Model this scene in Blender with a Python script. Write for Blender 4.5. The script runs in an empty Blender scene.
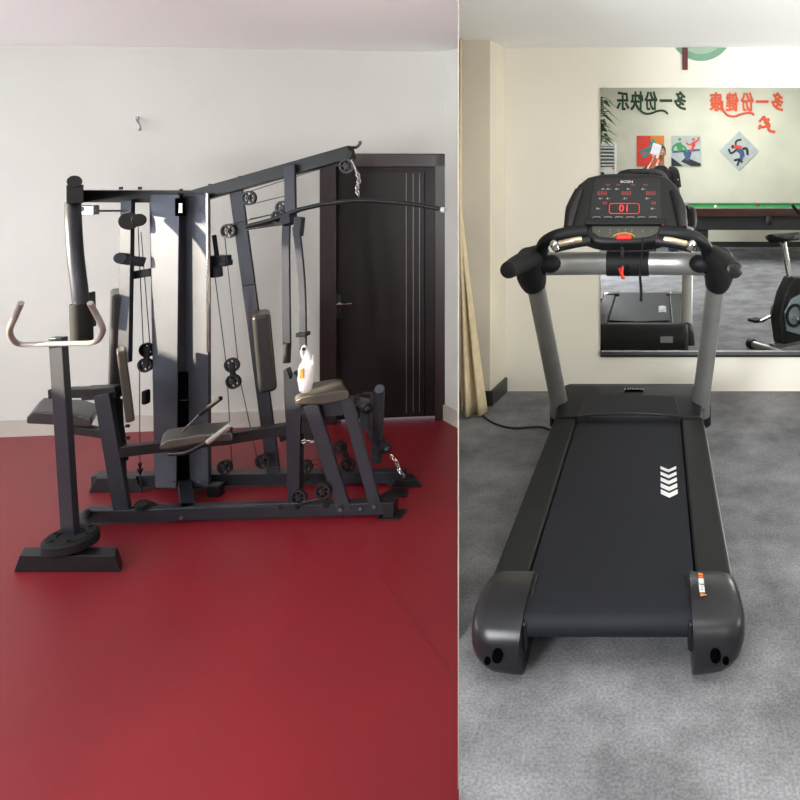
import bpy, bmesh, math, random
from mathutils import Vector, Matrix
random.seed(7)
S = bpy.context.scene
COL = S.collection
# ------------------------------------------------------------------ camera
cam_d = bpy.data.cameras.new('camera'); cam = bpy.data.objects.new('camera', cam_d); COL.objects.link(cam)
cam.location = (0, 0, 1.6); cam.rotation_euler = (math.pi/2, 0, 0)
cam_d.sensor_width = 36; cam_d.lens = 686/800*36
cam_d.shift_x = -257/800; cam_d.shift_y = -237/800; cam_d.clip_start = .02
S.camera = cam
S.view_settings.view_transform = 'Standard'; S.view_settings.look = 'None'
S.view_settings.gamma = 1; S.view_settings.exposure = 0.0
try: S.view_settings.use_curve_mapping = False
except Exception: pass
# ------------------------------------------------------------------ light
w = bpy.data.worlds.new('world'); S.world = w; w.use_nodes = True
bg = w.node_tree.nodes['Background']; bg.inputs[0].default_value = (.75, .86, 1, 1); bg.inputs[1].default_value = 1.2
def light(name, kind, loc, aim, energy, color, sx=1, sy=1, angle=None):
    d = bpy.data.lights.new(name, kind); o = bpy.data.objects.new(name, d); COL.objects.link(o)
    o.location = loc; o.rotation_euler = Vector(aim).to_track_quat('-Z', 'Y').to_euler()
    d.energy = energy; d.color = color
    if kind == 'AREA': d.shape = 'RECTANGLE'; d.size = sx; d.size_y = sy
    if angle is not None: d.angle = angle
    return o
SUN = (.88, .42, -.21)
light('sun', 'SUN', (-12, 0, 6), SUN, 21, (1, .86, .62), angle=math.radians(.8))
light('window_light_gym', 'AREA', (-6.45, 2.6, 1.0), (1, .12, -.2), 105, (.80, .91, 1), 3.4, 1.3)
light('rear_fill_gym', 'AREA', (-4.2, -1.35, 1.0), (.1, 1, -.05), 7, (.95, .98, 1), 3.2, 1.4)  # unseen fill added behind the camera; that wall has no window
light('upward_fill_gym', 'AREA', (-5.0, .6, .8), (.0, .85, 1), 75, (.96, .98, 1), 2.2, .5)  # added out of view, aimed up to brighten the gym ceiling
light('window_light_treadmill_room', 'AREA', (-1.70, -.7, 1.45), (1, .55, -.12), 340, (.95, .98, 1), 1.9, 1.3)
light('overhead_fill', 'AREA', (.1, 1.2, 3.13), (0, .45, -1), 38, (1, .97, .88), 1.4, 1.6)  # added overhead fill; no ceiling lamp is known here
light('overhead_fill_rear', 'AREA', (1.2, -1.9, 3.13), (0, -.15, -1), 62, (1, .98, .92), 2.2, .9)  # second added fill, lifts the rear half of the room
light('upward_fill', 'AREA', (2.9, 2.0, 1.2), (-.6, .5, 1), 108, (1, .99, .95), .5, 1.8)  # made-up fill out of view, brightens the soffit and upper wall

# ------------------------------------------------------------------ materials
def lin(c):
    return tuple(((v/255)/12.92 if v/255 <= .04045 else ((v/255+.055)/1.055)**2.4) for v in c)
def mat(name, rgb, rough=.5, metal=0, rgb2=None, scale=8, detail=4, bump=0, bscale=80, spec=.5, coat=0, emit=None, es=0):
    m = bpy.data.materials.new(name); m.use_nodes = True; nt = m.node_tree; b = nt.nodes['Principled BSDF']
    b.inputs['Base Color'].default_value = (*lin(rgb), 1); b.inputs['Roughness'].default_value = rough
    b.inputs['Metallic'].default_value = metal; b.inputs['Specular IOR Level'].default_value = spec
    b.inputs['Coat Weight'].default_value = coat
    tc = nt.nodes.new('ShaderNodeTexCoord')
    n = nt.nodes.new('ShaderNodeTexNoise'); n.inputs['Scale'].default_value = scale; n.inputs['Detail'].default_value = detail
    nt.links.new(tc.outputs['Object'], n.inputs['Vector'])
    r = nt.nodes.new('ShaderNodeValToRGB'); r.color_ramp.elements[0].position = .35; r.color_ramp.elements[1].position = .65
    c2 = rgb2 or tuple(v*.94 for v in rgb)
    r.color_ramp.elements[0].color = (*lin(c2), 1); r.color_ramp.elements[1].color = (*lin(rgb), 1)
    nt.links.new(n.outputs['Fac'], r.inputs[0]); nt.links.new(r.outputs[0], b.inputs['Base Color'])
    if bump:
        n2 = nt.nodes.new('ShaderNodeTexNoise'); n2.inputs['Scale'].default_value = bscale; n2.inputs['Detail'].default_value = 3
        nt.links.new(tc.outputs['Object'], n2.inputs['Vector'])
        bp = nt.nodes.new('ShaderNodeBump'); bp.inputs['Strength'].default_value = bump; bp.inputs['Distance'].default_value = .004
        nt.links.new(n2.outputs['Fac'], bp.inputs['Height']); nt.links.new(bp.outputs[0], b.inputs['Normal'])
    if emit: b.inputs['Emission Color'].default_value = (*lin(emit), 1); b.inputs['Emission Strength'].default_value = es
    return m
M = {}
M['gym_wall'] = mat('gym wall paint', (212, 212, 205), .75, rgb2=(207, 207, 200), scale=1.2, bump=.05, bscale=60)
M['gym_ceil'] = mat('ceiling paint', (250, 250, 250), .9, rgb2=(250, 250, 250))
M['right_wall'] = mat('cream wall paint', (241, 237, 226), .8, rgb2=(237, 233, 222), scale=1.5, bump=.05)
M['pillar'] = mat('pillar paint', (228, 220, 204), .8, scale=1.5, bump=.05)
M['rear_wall'] = mat('rear wall paint', (212, 210, 196), .8, scale=1.5)
M['red_floor'] = mat('red vinyl', (130, 23, 35), .42, rgb2=(121, 22, 33), scale=1.3, bump=.12, bscale=220, spec=.45)
M['seam'] = mat('red weld seam', (120, 28, 36), .5)
M['tile'] = mat('skirting tile', (196, 190, 180), .35, rgb2=(184, 178, 168), scale=5)
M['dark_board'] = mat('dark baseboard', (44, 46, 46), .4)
M['board'] = mat('partition board', (168, 158, 148), .7)
M['brown'] = mat('dark walnut laminate', (46, 29, 28), .4, rgb2=(42, 26, 25), scale=9)
M['brown_panel'] = mat('walnut door skin', (30, 21, 22), .42, rgb2=(26, 18, 19), scale=6, spec=.25)
M['chrome'] = mat('chrome', (205, 205, 205), .16, 1)
M['strip'] = mat('inlay strip', (120, 112, 108), .45, .6)
M['steel'] = mat('brushed steel', (170, 172, 174), .3, 1)
M['gym_paint'] = mat('charcoal blue enamel', (49, 51, 59), .40, .5, rgb2=(45, 47, 55), scale=14, spec=.6)
M['gym_dark'] = mat('black enamel', (25, 26, 28), .38, .2, spec=.4)
M['shroud'] = mat('tower shroud enamel', (78, 81, 90), .46, .5, rgb2=(73, 76, 85), scale=6, bump=.06, bscale=160)
M['rubber'] = mat('black rubber', (22, 22, 23), .7, spec=.3)
M['pad'] = mat('black vinyl pad', (44, 44, 44), .32, bump=.1, bscale=120)
M['pad_brown'] = mat('dark vinyl pad', (66, 62, 54), .34, bump=.1, bscale=120)
M['plastic'] = mat('black plastic', (24, 24, 26), .45, spec=.35)
M['pulley'] = mat('pulley nylon', (24, 24, 26), .45)
M['cable'] = mat('coated cable', (40, 40, 42), .4)
M['hole'] = mat('recess black', (4, 4, 5), .9, spec=0)
M['bag'] = mat('white plastic bag', (250, 250, 250), .4, rgb2=(240, 240, 240))
M['bag_print'] = mat('orange bag print', (250, 180, 60), .4)
M['tm_black'] = mat('treadmill black', (24, 25, 28), .5, rgb2=(22, 23, 26), scale=10, spec=.25)
M['tm_cap'] = mat('treadmill end cap', (30, 30, 34), .3, spec=.3)
M['belt'] = mat('treadmill belt', (24, 26, 33), .65, rgb2=(22, 24, 31), scale=12, bump=.2, bscale=400, spec=.2)
M['rail'] = mat('treadmill side rail', (25, 27, 28), .6, bump=.15, bscale=300, spec=.2)
M['grey_metal'] = mat('grey metallic paint', (158, 158, 156), .32, .6)
M['console'] = mat('console shell', (27, 28, 29), .45, spec=.3)
M['display'] = mat('display panel', (38, 41, 41), .35, spec=.3)
M['display2'] = mat('key panel', (66, 66, 60), .4)
M['led'] = mat('red led', (220, 50, 50), .5, emit=(235, 50, 50), es=.5)
M['led_dim'] = mat('dim red led', (130, 50, 50), .5, emit=(140, 40, 40), es=.35)
M['label'] = mat('grey print', (150, 152, 150), .5)
M['white_print'] = mat('white print', (225, 225, 228), .5)
M['orange'] = mat('orange print', (235, 120, 40), .5)
M['red_btn'] = mat('red button', (225, 50, 32), .4)
M['yellow'] = mat('yellow print', (205, 175, 50), .5)
M['sensor'] = mat('sensor plate', (225, 205, 178), .3, .7)
M['curtain'] = mat('tan drape', (222, 206, 172), .9, rgb2=(212, 194, 160), scale=20)
M['green_ring'] = mat('green vinyl', (126, 168, 142), .6); M['pale_disc'] = mat('pale green vinyl', (168, 190, 172), .6)
M['maroon'] = mat('maroon vinyl', (98, 44, 44), .6)
M['dgreen'] = mat('dark green vinyl', (30, 62, 36), .6); M['coral'] = mat('coral vinyl', (214, 84, 52), .6)
M['p_red'] = mat('poster red', (214, 60, 46), .5); M['p_or'] = mat('poster orange', (214, 130, 52), .5)
M['p_grey'] = mat('poster grey', (176, 182, 184), .5); M['p_teal'] = mat('poster teal', (70, 130, 130), .5)
M['p_dark'] = mat('poster black', (34, 36, 40), .5); M['p_blue'] = mat('poster blue', (60, 84, 130), .5)
M['p_green'] = mat('poster green', (60, 140, 80), .5); M['p_skin'] = mat('poster tan', (160, 96, 70), .5)
M['satin'] = mat('satin silver paint', (176, 174, 168), .35, .35)
M['ac'] = mat('white appliance plastic', (214, 216, 214), .4); M['ac_dark'] = mat('grille grey', (84, 88, 92), .5)
M['leaf'] = mat('leaf green', (66, 104, 58), .45, rgb2=(44, 80, 44), scale=10); M['stem'] = mat('stem brown', (96, 80, 58), .7)
M['pot'] = mat('glazed pot', (88, 62, 48), .3); M['soil'] = mat('soil', (48, 36, 28), .9)
M['felt'] = mat('green felt', (36, 128, 70), .85); M['wood'] = mat('mahogany', (66, 30, 26), .3, rgb2=(52, 24, 22), scale=7)
M['ivory'] = mat('ivory ball', (240, 236, 220), .2); M['redball'] = mat('red ball', (190, 60, 40), .2)
M['skin'] = mat('skin', (168, 118, 92), .5, spec=.4); M['hair'] = mat('black hair', (22, 20, 20), .6)
M['shirt'] = mat('black cotton', (30, 30, 36), .85); M['jeans'] = mat('blue denim', (44, 62, 96), .85)
M['shoe'] = mat('dark leather', (34, 30, 30), .5); M['paper'] = mat('white cover', (236, 238, 250), .4)
M['bike_silver'] = mat('bike silver blue', (150, 166, 178), .3, .4)
def carpet():
    m = mat('grey carpet', (131, 131, 134), .95, rgb2=(108, 108, 111), scale=110, detail=5, bump=.5, bscale=300, spec=.1)
    nt = m.node_tree; b = nt.nodes['Principled BSDF']; src = b.inputs['Base Color'].links[0].from_socket
    tc = [n for n in nt.nodes if n.type == 'TEX_COORD'][0]
    n = nt.nodes.new('ShaderNodeTexNoise'); n.inputs['Scale'].default_value = 3.2; n.inputs['Detail'].default_value = 7
    n.inputs['Roughness'].default_value = .65
    nt.links.new(tc.outputs['Object'], n.inputs['Vector'])
    r = nt.nodes.new('ShaderNodeValToRGB'); r.color_ramp.elements[0].position = .38; r.color_ramp.elements[1].position = .66
    r.color_ramp.elements[0].color = (.72, .72, .73, 1); r.color_ramp.elements[1].color = (1.3, 1.3, 1.32, 1)
    nt.links.new(n.outputs['Fac'], r.inputs[0])
    mx = nt.nodes.new('ShaderNodeMix'); mx.data_type = 'RGBA'; mx.blend_type = 'MULTIPLY'; mx.inputs[0].default_value = 1
    nt.links.new(src, mx.inputs[6]); nt.links.new(r.outputs[0], mx.inputs[7]); nt.links.new(mx.outputs[2], b.inputs['Base Color'])
    return m
M['carpet'] = carpet()
mm = bpy.data.materials.new('mirror silver'); mm.use_nodes = True
nt = mm.node_tree; b = nt.nodes['Principled BSDF']; b.inputs['Metallic'].default_value = 1; b.inputs['Roughness'].default_value = .0
b.inputs['Base Color'].default_value = (.84, .855, .85, 1)
M['mirror'] = mm

# ------------------------------------------------------------------ mesh helpers
V = Vector
def frame(d, up=None):
    d = V(d).normalized(); up = V(up) if up is not None else (V((0, 0, 1)) if abs(d.z) < .9 else V((0, 1, 0)))
    x = d.cross(up)
    if x.length < 1e-5: x = d.cross(V((1, 0, 0)))
    x.normalize(); y = x.cross(d).normalized()
    return x, y, d
def smooth_pts(pts, n=6):
    pts = [V(p) for p in pts]
    if len(pts) < 3: return pts
    out = []
    P_ = [pts[0]*2-pts[1]] + pts + [pts[-1]*2-pts[-2]]
    for i in range(1, len(P_)-2):
        a, b_, c, d = P_[i-1:i+3]
        for k in range(n):
            t = k/n
            out.append(.5*((2*b_)+(c-a)*t+(2*a-5*b_+4*c-d)*t*t+(3*b_-a-3*c+d)*t**3))
    out.append(pts[-1]); return out
class MB:
    def __init__(s): s.v = []; s.f = []; s.m = []
    def add(s, vs, fs, mi=0):
        o = len(s.v); s.v += [V(v) for v in vs]; s.f += [tuple(i+o for i in f) for f in fs]; s.m += [mi]*len(fs); return s
    def box(s, c, d, R=None, mi=0):
        c = V(c); vs = []
        for z in (-1, 1):
            for x, y in ((-1, -1), (1, -1), (1, 1), (-1, 1)):
                p = V((x*d[0]/2, y*d[1]/2, z*d[2]/2)); vs.append(c+(R @ p if R else p))
        return s.add(vs, [(3, 2, 1, 0), (4, 5, 6, 7), (0, 1, 5, 4), (1, 2, 6, 5), (2, 3, 7, 6), (3, 0, 4, 7)], mi)
    def bar(s, p, q, w_, h, up=None, w2=None, h2=None, mi=0):
        p, q = V(p), V(q); x, y, d = frame(q-p, up); w2 = w2 or w_; h2 = h2 or h
        vs = [p+x*a*w_/2+y*b_*h/2 for a, b_ in ((-1, -1), (1, -1), (1, 1), (-1, 1))] + [q+x*a*w2/2+y*b_*h2/2 for a, b_ in ((-1, -1), (1, -1), (1, 1), (-1, 1))]
        return s.add(vs, [(3, 2, 1, 0), (4, 5, 6, 7), (0, 1, 5, 4), (1, 2, 6, 5), (2, 3, 7, 6), (3, 0, 4, 7)], mi)
    def tube(s, pts, r, seg=14, n=6, ry=None, smooth=True, up=None, mi=0):
        P_ = smooth_pts(pts, n) if smooth else [V(p) for p in pts]
        N = len(P_); rr = r if isinstance(r, (list, tuple)) else [r]*2
        vs = []; px = None
        for i, p in enumerate(P_):
            d = (P_[min(i+1, N-1)]-P_[max(i-1, 0)]).normalized()
            if px is None: x, y, _ = frame(d, up)
            else:
                x = (px-d*px.dot(d)).normalized(); y = x.cross(d).normalized()
            px = x
            t = i/(N-1)*(len(rr)-1); k = min(int(t), len(rr)-2); ra = rr[k]*(1-t+k)+rr[k+1]*(t-k); rb = ra*(ry or 1)
            for j in range(seg):
                a = 2*math.pi*j/seg; vs.append(p+x*math.cos(a)*ra+y*math.sin(a)*rb)
        fs = [(i*seg+j, i*seg+(j+1) % seg, (i+1)*seg+(j+1) % seg, (i+1)*seg+j) for i in range(N-1) for j in range(seg)]
        fs += [tuple(range(seg))[::-1], tuple((N-1)*seg+j for j in range(seg))]
        return s.add(vs, fs, mi)
    def cyl(s, p, q, r, r2=None, seg=20, mi=0): return s.tube([p, q], [r, r2 if r2 else r], seg, smooth=False, mi=mi)
    def ring(s, c, ax, R, r, h, seg=24, mi=0):
        c = V(c); x, y, d = frame(ax); vs = []
        for j in range(seg):
            a = 2*math.pi*j/seg; e = x*math.cos(a)+y*math.sin(a)
            vs += [c+e*R-d*h/2, c+e*R+d*h/2, c+e*r+d*h/2, c+e*r-d*h/2]
        fs = []
        for j in range(seg):
            a, b_ = j*4, ((j+1) % seg)*4
            for k in range(4): fs.append((a+k, b_+k, b_+(k+1) % 4, a+(k+1) % 4))
        return s.add(vs, fs, mi)
    def prism(s, poly, o, u, v, n, mi=0):
        o, u, v, n = V(o), V(u), V(v), V(n); k = len(poly)
        vs = [o+u*a+v*b_ for a, b_ in poly]; vs += [p+n for p in vs]
        fs = [tuple(range(k))[::-1], tuple(range(k, 2*k))]+[(i, (i+1) % k, (i+1) % k+k, i+k) for i in range(k)]
        return s.add(vs, fs, mi)
    def loft(s, secs, mi=0):
        n = len(secs[0]); vs = [p for c in secs for p in c]
        fs = [(i*n+j, i*n+(j+1) % n, (i+1)*n+(j+1) % n, (i+1)*n+j) for i in range(len(secs)-1) for j in range(n)]
        fs += [tuple(range(n))[::-1], tuple((len(secs)-1)*n+j for j in range(n))]
        return s.add(vs, fs, mi)
    def sphere(s, c, r, seg=16, rings=10, sc=(1, 1, 1), mi=0):
        c = V(c); vs = [c+V((0, 0, r*sc[2]))]
        for i in range(1, rings):
            t = math.pi*i/rings
            for j in range(seg):
                a = 2*math.pi*j/seg; vs.append(c+V((r*sc[0]*math.sin(t)*math.cos(a), r*sc[1]*math.sin(t)*math.sin(a), r*sc[2]*math.cos(t))))
        vs.append(c-V((0, 0, r*sc[2]))); L = len(vs)-1; fs = []
        for j in range(seg): fs.append((0, 1+j, 1+(j+1) % seg))
        for i in range(rings-2):
            for j in range(seg):
                a = 1+i*seg; fs.append((a+j, a+seg+j, a+seg+(j+1) % seg, a+(j+1) % seg))
        a = 1+(rings-2)*seg
        for j in range(seg): fs.append((a+j, L, a+(j+1) % seg))
        return s.add(vs, fs, mi)
    def build(s, name, m, parent=None, bevel=0, smooth=True, origin=None, seg=2):
        org = V(origin) if origin is not None else world_loc(parent)
        me = bpy.data.meshes.new(name); me.from_pydata([tuple(v-org) for v in s.v], [], s.f)
        ms = m if isinstance(m, (list, tuple)) else [m]
        for x in ms: me.materials.append(M[x])
        for p, i in zip(me.polygons, s.m): p.material_index = i
        bm = bmesh.new(); bm.from_mesh(me); bmesh.ops.recalc_face_normals(bm, faces=bm.faces); bm.to_mesh(me); bm.free()
        if smooth:
            me.polygons.foreach_set('use_smooth', [True]*len(me.polygons)); me.set_sharp_from_angle(angle=math.radians(38))
        o = bpy.data.objects.new(name, me); COL.objects.link(o)
        if parent is not None:
            o.parent = parent; o.location = org-world_loc(parent)
        else: o.location = org
        if bevel:
            md = o.modifiers.new('bevel', 'BEVEL'); md.width = bevel; md.segments = seg; md.limit_method = 'ANGLE'; md.angle_limit = math.radians(38)
            md.harden_normals = smooth
        return o
def world_loc(o):
    p = V((0, 0, 0))
    while o is not None: p += o.location; o = o.parent
    return p
def tag(o, label=None, cat=None, group=None, kind=None):
    if label: o['label'] = label
    if cat: o['category'] = cat
    if group: o['group'] = group
    if kind: o['kind'] = kind
    return o
def empty(name, loc, label, cat, group=None):
    o = bpy.data.objects.new(name, None); COL.objects.link(o); o.location = loc; o.empty_display_size = .1
    return tag(o, label, cat, group)
def struct(mb, name, m, parent=None, **k):
    o = mb.build(name, m, parent, **k)
    if parent is None: o['kind'] = 'structure'
    return o
def text_mesh(txt, size, name, m, loc, u, v, parent=None, depth=.001, align='CENTER', sx=1, bold=0):
    cu = bpy.data.curves.new(name, 'FONT'); cu.body = txt; cu.size = size; cu.align_x = align; cu.align_y = 'CENTER'; cu.extrude = depth; cu.offset = bold
    cu.resolution_u = 3
    t = bpy.data.objects.new(name+' text', cu); COL.objects.link(t)
    dg = bpy.context.evaluated_depsgraph_get(); me = bpy.data.meshes.new_from_object(t.evaluated_get(dg)); bpy.data.objects.remove(t)
    u, v = V(u).normalized(), V(v).normalized(); n = u.cross(v)
    me.transform(Matrix(((u.x*sx, v.x, n.x, 0), (u.y*sx, v.y, n.y, 0), (u.z*sx, v.z, n.z, 0), (0, 0, 0, 1))))
    me.materials.clear(); me.materials.append(M[m])
    o = bpy.data.objects.new(name, me); COL.objects.link(o); o.location = V(loc)-world_loc(parent); o.parent = parent
    return o
def P(px, py, Y): return V(((px-657)/686*Y, Y, 1.6-(py-163)/686*Y))
VD = V((-.62, 1, 0)).normalized()                             # the way the gym's stations face
LF = -.5                                                     # level of the red floor; the carpeted floor is z = 0
SL = -.28863                                                 # direction of the added partition between the rooms
def line(Y): return V((SL*Y, Y, 0))

# ------------------------------------------------------------------ setting: left gym room
def poly_slab(pts, z0, z1):
    return MB().prism([(a, b_) for a, b_ in pts], (0, 0, z0), (1, 0, 0), (0, 1, 0), (0, 0, z1-z0))
A = V((-6.75, 5.068, 0)); B = V((-1.756, 5.63, 0)); Cc = line(5.44)
edge = [(SL*5.44, 5.44), (SL*1.6, 1.6), (-1.8, .8), (-1.8, -1.6)]
struct(poly_slab([(-6.9, -1.7), (-6.9, 5.9), (-1.5, 5.9)]+edge, LF-.1, LF), 'floor_gym', 'red_floor')
struct(poly_slab([(-6.9, -1.7), (-6.9, 5.9), (-1.5, 5.9)]+edge, 2.51, 2.6), 'ceiling_gym', 'gym_ceil')
def wallseg(name, p, q, z0, z1, t, m, flip=1):
    p, q = V(p), V(q); p.z = q.z = 0; d = (q-p).normalized(); n = V((-d.y, d.x, 0))*flip
    return struct(MB().prism([(0, 0), ((q-p).length, 0), ((q-p).length, t), (0, t)], (p.x, p.y, z0), d, n, (0, 0, z1-z0)), name, m)
# back wall with a door opening
Dl = V(P(322, 163, 5.485)); Dl.z = 0
dirw = (B-A).normalized()
def on_wall(px):                                              # point of the gym's back wall seen in direction px
    k = (px-657)/686; t = (k*A.y-A.x)/(dirw.x-k*dirw.y); return A+dirw*t
d0, d1 = on_wall(323), on_wall(449)
wn = V((-dirw.y, dirw.x, 0))
DT = 1.6+7*5.5/686
mb = MB()
for p, q, z0, z1 in ((A, d0, LF-.1, 2.6), (d0, d1, DT, 2.6), (d1, B+dirw*.001, LF-.1, 2.6)):
    mb.prism([(0, 0), ((q-p).length, 0), ((q-p).length, .14), (0, .14)], (p.x, p.y, z0), dirw, wn, (0, 0, z1-z0))
struct(mb, 'wall_gym_back', 'gym_wall')
wallseg('wall_gym_corner', B, Cc, LF-.1, 2.6, .08, 'gym_wall')
# left wall, with the window the low sun comes through
mb = MB(); X0, X1 = -6.75, -6.6
wy0, wy1, wz0, wz1 = 1.72, 2.90, 1.22, 2.16
for y0, y1, z0, z1 in ((-1.7, wy0, LF-.1, 2.6), (wy1, 5.2, LF-.1, 2.6), (wy0, wy1, LF-.1, wz0), (wy0, wy1, wz1, 2.6)):
    mb.box(((X0+X1)/2, (y0+y1)/2, (z0+z1)/2), (X1-X0, y1-y0, z1-z0))
struct(mb, 'wall_gym_left', 'gym_wall')
mb = MB()
for y in (wy0, wy1): mb.box((-6.69, y, (wz0+wz1)/2), (.05, .04, wz1-wz0))
for z in (wz0, wz1): mb.box((-6.69, (wy0+wy1)/2, z), (.05, wy1-wy0, .04))
struct(mb, 'window_1', 'ac')
struct(MB().box((-4.3, -1.65, 1.0), (5.2, .1, 3.2)), 'wall_gym_rear', 'gym_wall')
# tile skirting in the gym
mb = MB()
for p, q in ((A, d0), (d1, B)):
    mb.prism([(0, 0), ((q-p).length, 0), ((q-p).length, -.012), (0, -.012)], (p.x, p.y, LF), dirw, wn, (0, 0, .125))
dc = (Cc-B).normalized(); nc = V((-dc.y, dc.x, 0))
mb.prism([(0, 0), ((Cc-B).length, 0), ((Cc-B).length, -.012), (0, -.012)], (B.x, B.y, LF), dc, nc, (0, 0, .125))
struct(mb, 'baseboard_gym', 'tile')
# weld seam in the vinyl
s0, s1 = V((-1.40, 3.47, LF)), V((-.74, 2.70, LF))
struct(MB().bar(s0+V((0, 0, .0015)), s1+V((0, 0, .0015)), .006, .003), 'trim_1', 'seam')
# door
dw = (d1-d0).length
def W(a, z, out=0): return d0+dirw*a-wn*out+V((0, 0, z))
door = struct(MB().prism([(.08, 0), (dw-.08, 0), (dw-.08, .05), (.08, .05)], W(0, LF+.02, -.02), dirw, wn, (0, 0, DT-LF-.1)), 'door_1', 'brown_panel')
mb = MB()
for a0, a1 in ((-.02, .11), (dw-.11, dw+.02)): mb.prism([(a0, -.025), (a1, -.025), (a1, .1), (a0, .1)], W(0, LF, 0), dirw, wn, (0, 0, DT-LF+.02))
mb.prism([(-.02, -.025), (dw+.02, -.025), (dw+.02, .1), (-.02, .1)], W(0, DT-.09, 0), dirw, wn, (0, 0, .11))
mb.build('door_frame', 'brown', door, bevel=.008)
mb = MB().prism([(0, 0), (.66, 0), (.66, .012), (0, .012)], W(.13, LF+.04, -.008), dirw, wn, (0, 0, DT-LF-.16))
mb.prism([(0, 0), (.13, 0), (.13, .012), (0, .012)], W(.80, LF+.04, -.008), dirw, wn, (0, 0, DT-LF-.16))
mb.build('door_panel', 'brown_panel', door, bevel=.004)
for a in (.645, .70, .75):
    MB().prism([(0, 0), (.006, 0), (.006, .004), (0, .004)], W(a, LF+.06, .0), dirw, wn, (0, 0, DT-LF-.2)).build('inlay_strip', 'strip', door)
hp = P(336, 308, 5.45); mb = MB()
mb.box(W(.13, hp.z, .012), (.035, .012, .2)); mb.tube([W(.13, hp.z+.02, .01), W(.13, hp.z+.02, .05), W(.17, hp.z+.02, .055), W(.24, hp.z+.025, .055)], .008, 8)
mb.build('door_handle', 'chrome', door)
# added partition, keeps the light of the two rooms apart
p0, p1 = line(5.44), line(2.3)
wallseg('wall_added_partition', p1, p0, LF-.1, 3.3, .004, 'board')
# header and step along the open part between the rooms
mb = MB()
pts = [p1, V((SL*1.6, 1.6, 0)), V((-1.8, .8, 0))]
for p, q in zip(pts, pts[1:]): mb.bar(V((p.x, p.y, 2.9)), V((q.x, q.y, 2.9)), .03, .8)
struct(mb, 'trim_2', 'board')

# ------------------------------------------------------------------ setting: carpeted treadmill room
edge2 = [(SL*4.95, 4.95), (SL*1.6, 1.6), (-1.8, .8), (-1.8, -3.6)]
struct(poly_slab([(3.75, -3.6), (3.75, 4.95)]+edge2, LF, 0), 'floor', 'carpet')
struct(MB().box((.95, .65, 3.25), (5.7, 8.6, .1)), 'ceiling', 'gym_ceil')
struct(poly_slab([(3.65, 4.81), (3.65, 4.97), (SL*4.97+.004, 4.97), (SL*4.81+.004, 4.81)], 0, 3.2), 'wall_front', 'right_wall')
struct(MB().box((3.68, .6, 1.6), (.16, 8.4, 3.2)), 'wall_right', 'rear_wall')
struct(MB().box((.95, -3.53, 1.6), (5.7, .16, 3.2)), 'wall_rear', 'rear_wall')
struct(MB().box((-1.84, -1.4, 1.35), (.1, 4.3, 3.7)), 'wall_left', 'right_wall')
struct(poly_slab([(3.6, 3.25), (3.6, 4.82), (SL*4.82, 4.82), (SL*3.25, 3.25)], 2.41, 2.6), 'ceiling_soffit', 'gym_ceil')
pe = -1.10
struct(poly_slab([(SL*4.52, 4.52), (pe, 4.52), (-1.065, 4.82), (SL*4.82, 4.82)], 0, 2.41), 'wall_pillar', 'pillar')
mb = poly_slab([(SL*4.51+.01, 4.508), (pe+.008, 4.508), (pe+.008, 4.52), (SL*4.52+.01, 4.52)], 0, .10)
mb.prism([(pe+.004, 4.512), (pe+.018, 4.512), (-1.048, 4.805), (-1.063, 4.805)], (0, 0, 0), (1, 0, 0), (0, 1, 0), (0, 0, .10))
struct(mb, 'baseboard_pillar', 'dark_board')
struct(MB().box((.9, -3.44, .05), (5.4, .02, .11)), 'baseboard_rear', 'dark_board')

# ------------------------------------------------------------------ wall mirror and decals
mx0, mx1, mz0, mz1 = -.395, 1.75, .285, 2.126
mir = empty('wall_mirror', ((mx0+mx1)/2, 4.81, mz0-.04), 'wide frameless wall mirror with an aluminium bottom ledge on the cream wall', 'mirror')
MB().box(((mx0+mx1)/2, 4.803, (mz0+mz1)/2), (mx1-mx0, .010, mz1-mz0)).build('mirror_glass', 'mirror', mir, smooth=False)
MB().box(((mx0+mx1)/2, 4.797, mz0-.012), (mx1-mx0, .026, .026)).build('ledge', 'steel', mir, bevel=.003)
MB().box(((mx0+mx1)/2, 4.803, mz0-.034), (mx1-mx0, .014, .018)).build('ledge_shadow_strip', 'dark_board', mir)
dec = empty('round_wall_decal', (.31, 4.81, 2.30), 'green ring wall decal on the cream wall above the mirror', 'decal')
R_ = 32*4.81/686; cz = 1.6+(163-29)*4.81/686; cx = (701-657)*4.81/686; cut = 2.408
def arc(r, n=24):
    out = []
    for i in range(n+1):
        a0 = math.asin(max(-1, min(1, (cut-cz)/r))); a = (math.pi-a0)+(2*a0-math.pi+2*math.pi)*0 + (i/n)*((2*math.pi+a0)-(math.pi-a0))
        out.append((cx+r*math.cos(a), cz+r*math.sin(a)))
    return out
MB().prism(arc(R_), (0, 4.806, 0), (1, 0, 0), (0, 0, 1), (0, .004, 0)).build('ring', 'green_ring', dec, smooth=False)
MB().prism(arc(R_-.048), (0, 4.804, 0), (1, 0, 0), (0, 0, 1), (0, .004, 0)).build('disc', 'pale_disc', dec, smooth=False)
o = MB().box((.196, 4.804, 2.33), (.038, .008, .155)).build('wall_decal_bar', 'maroon'); o.data.name = 'bar'
tag(o, 'dark red upright bar decal below the green ring decal', 'decal')

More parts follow.
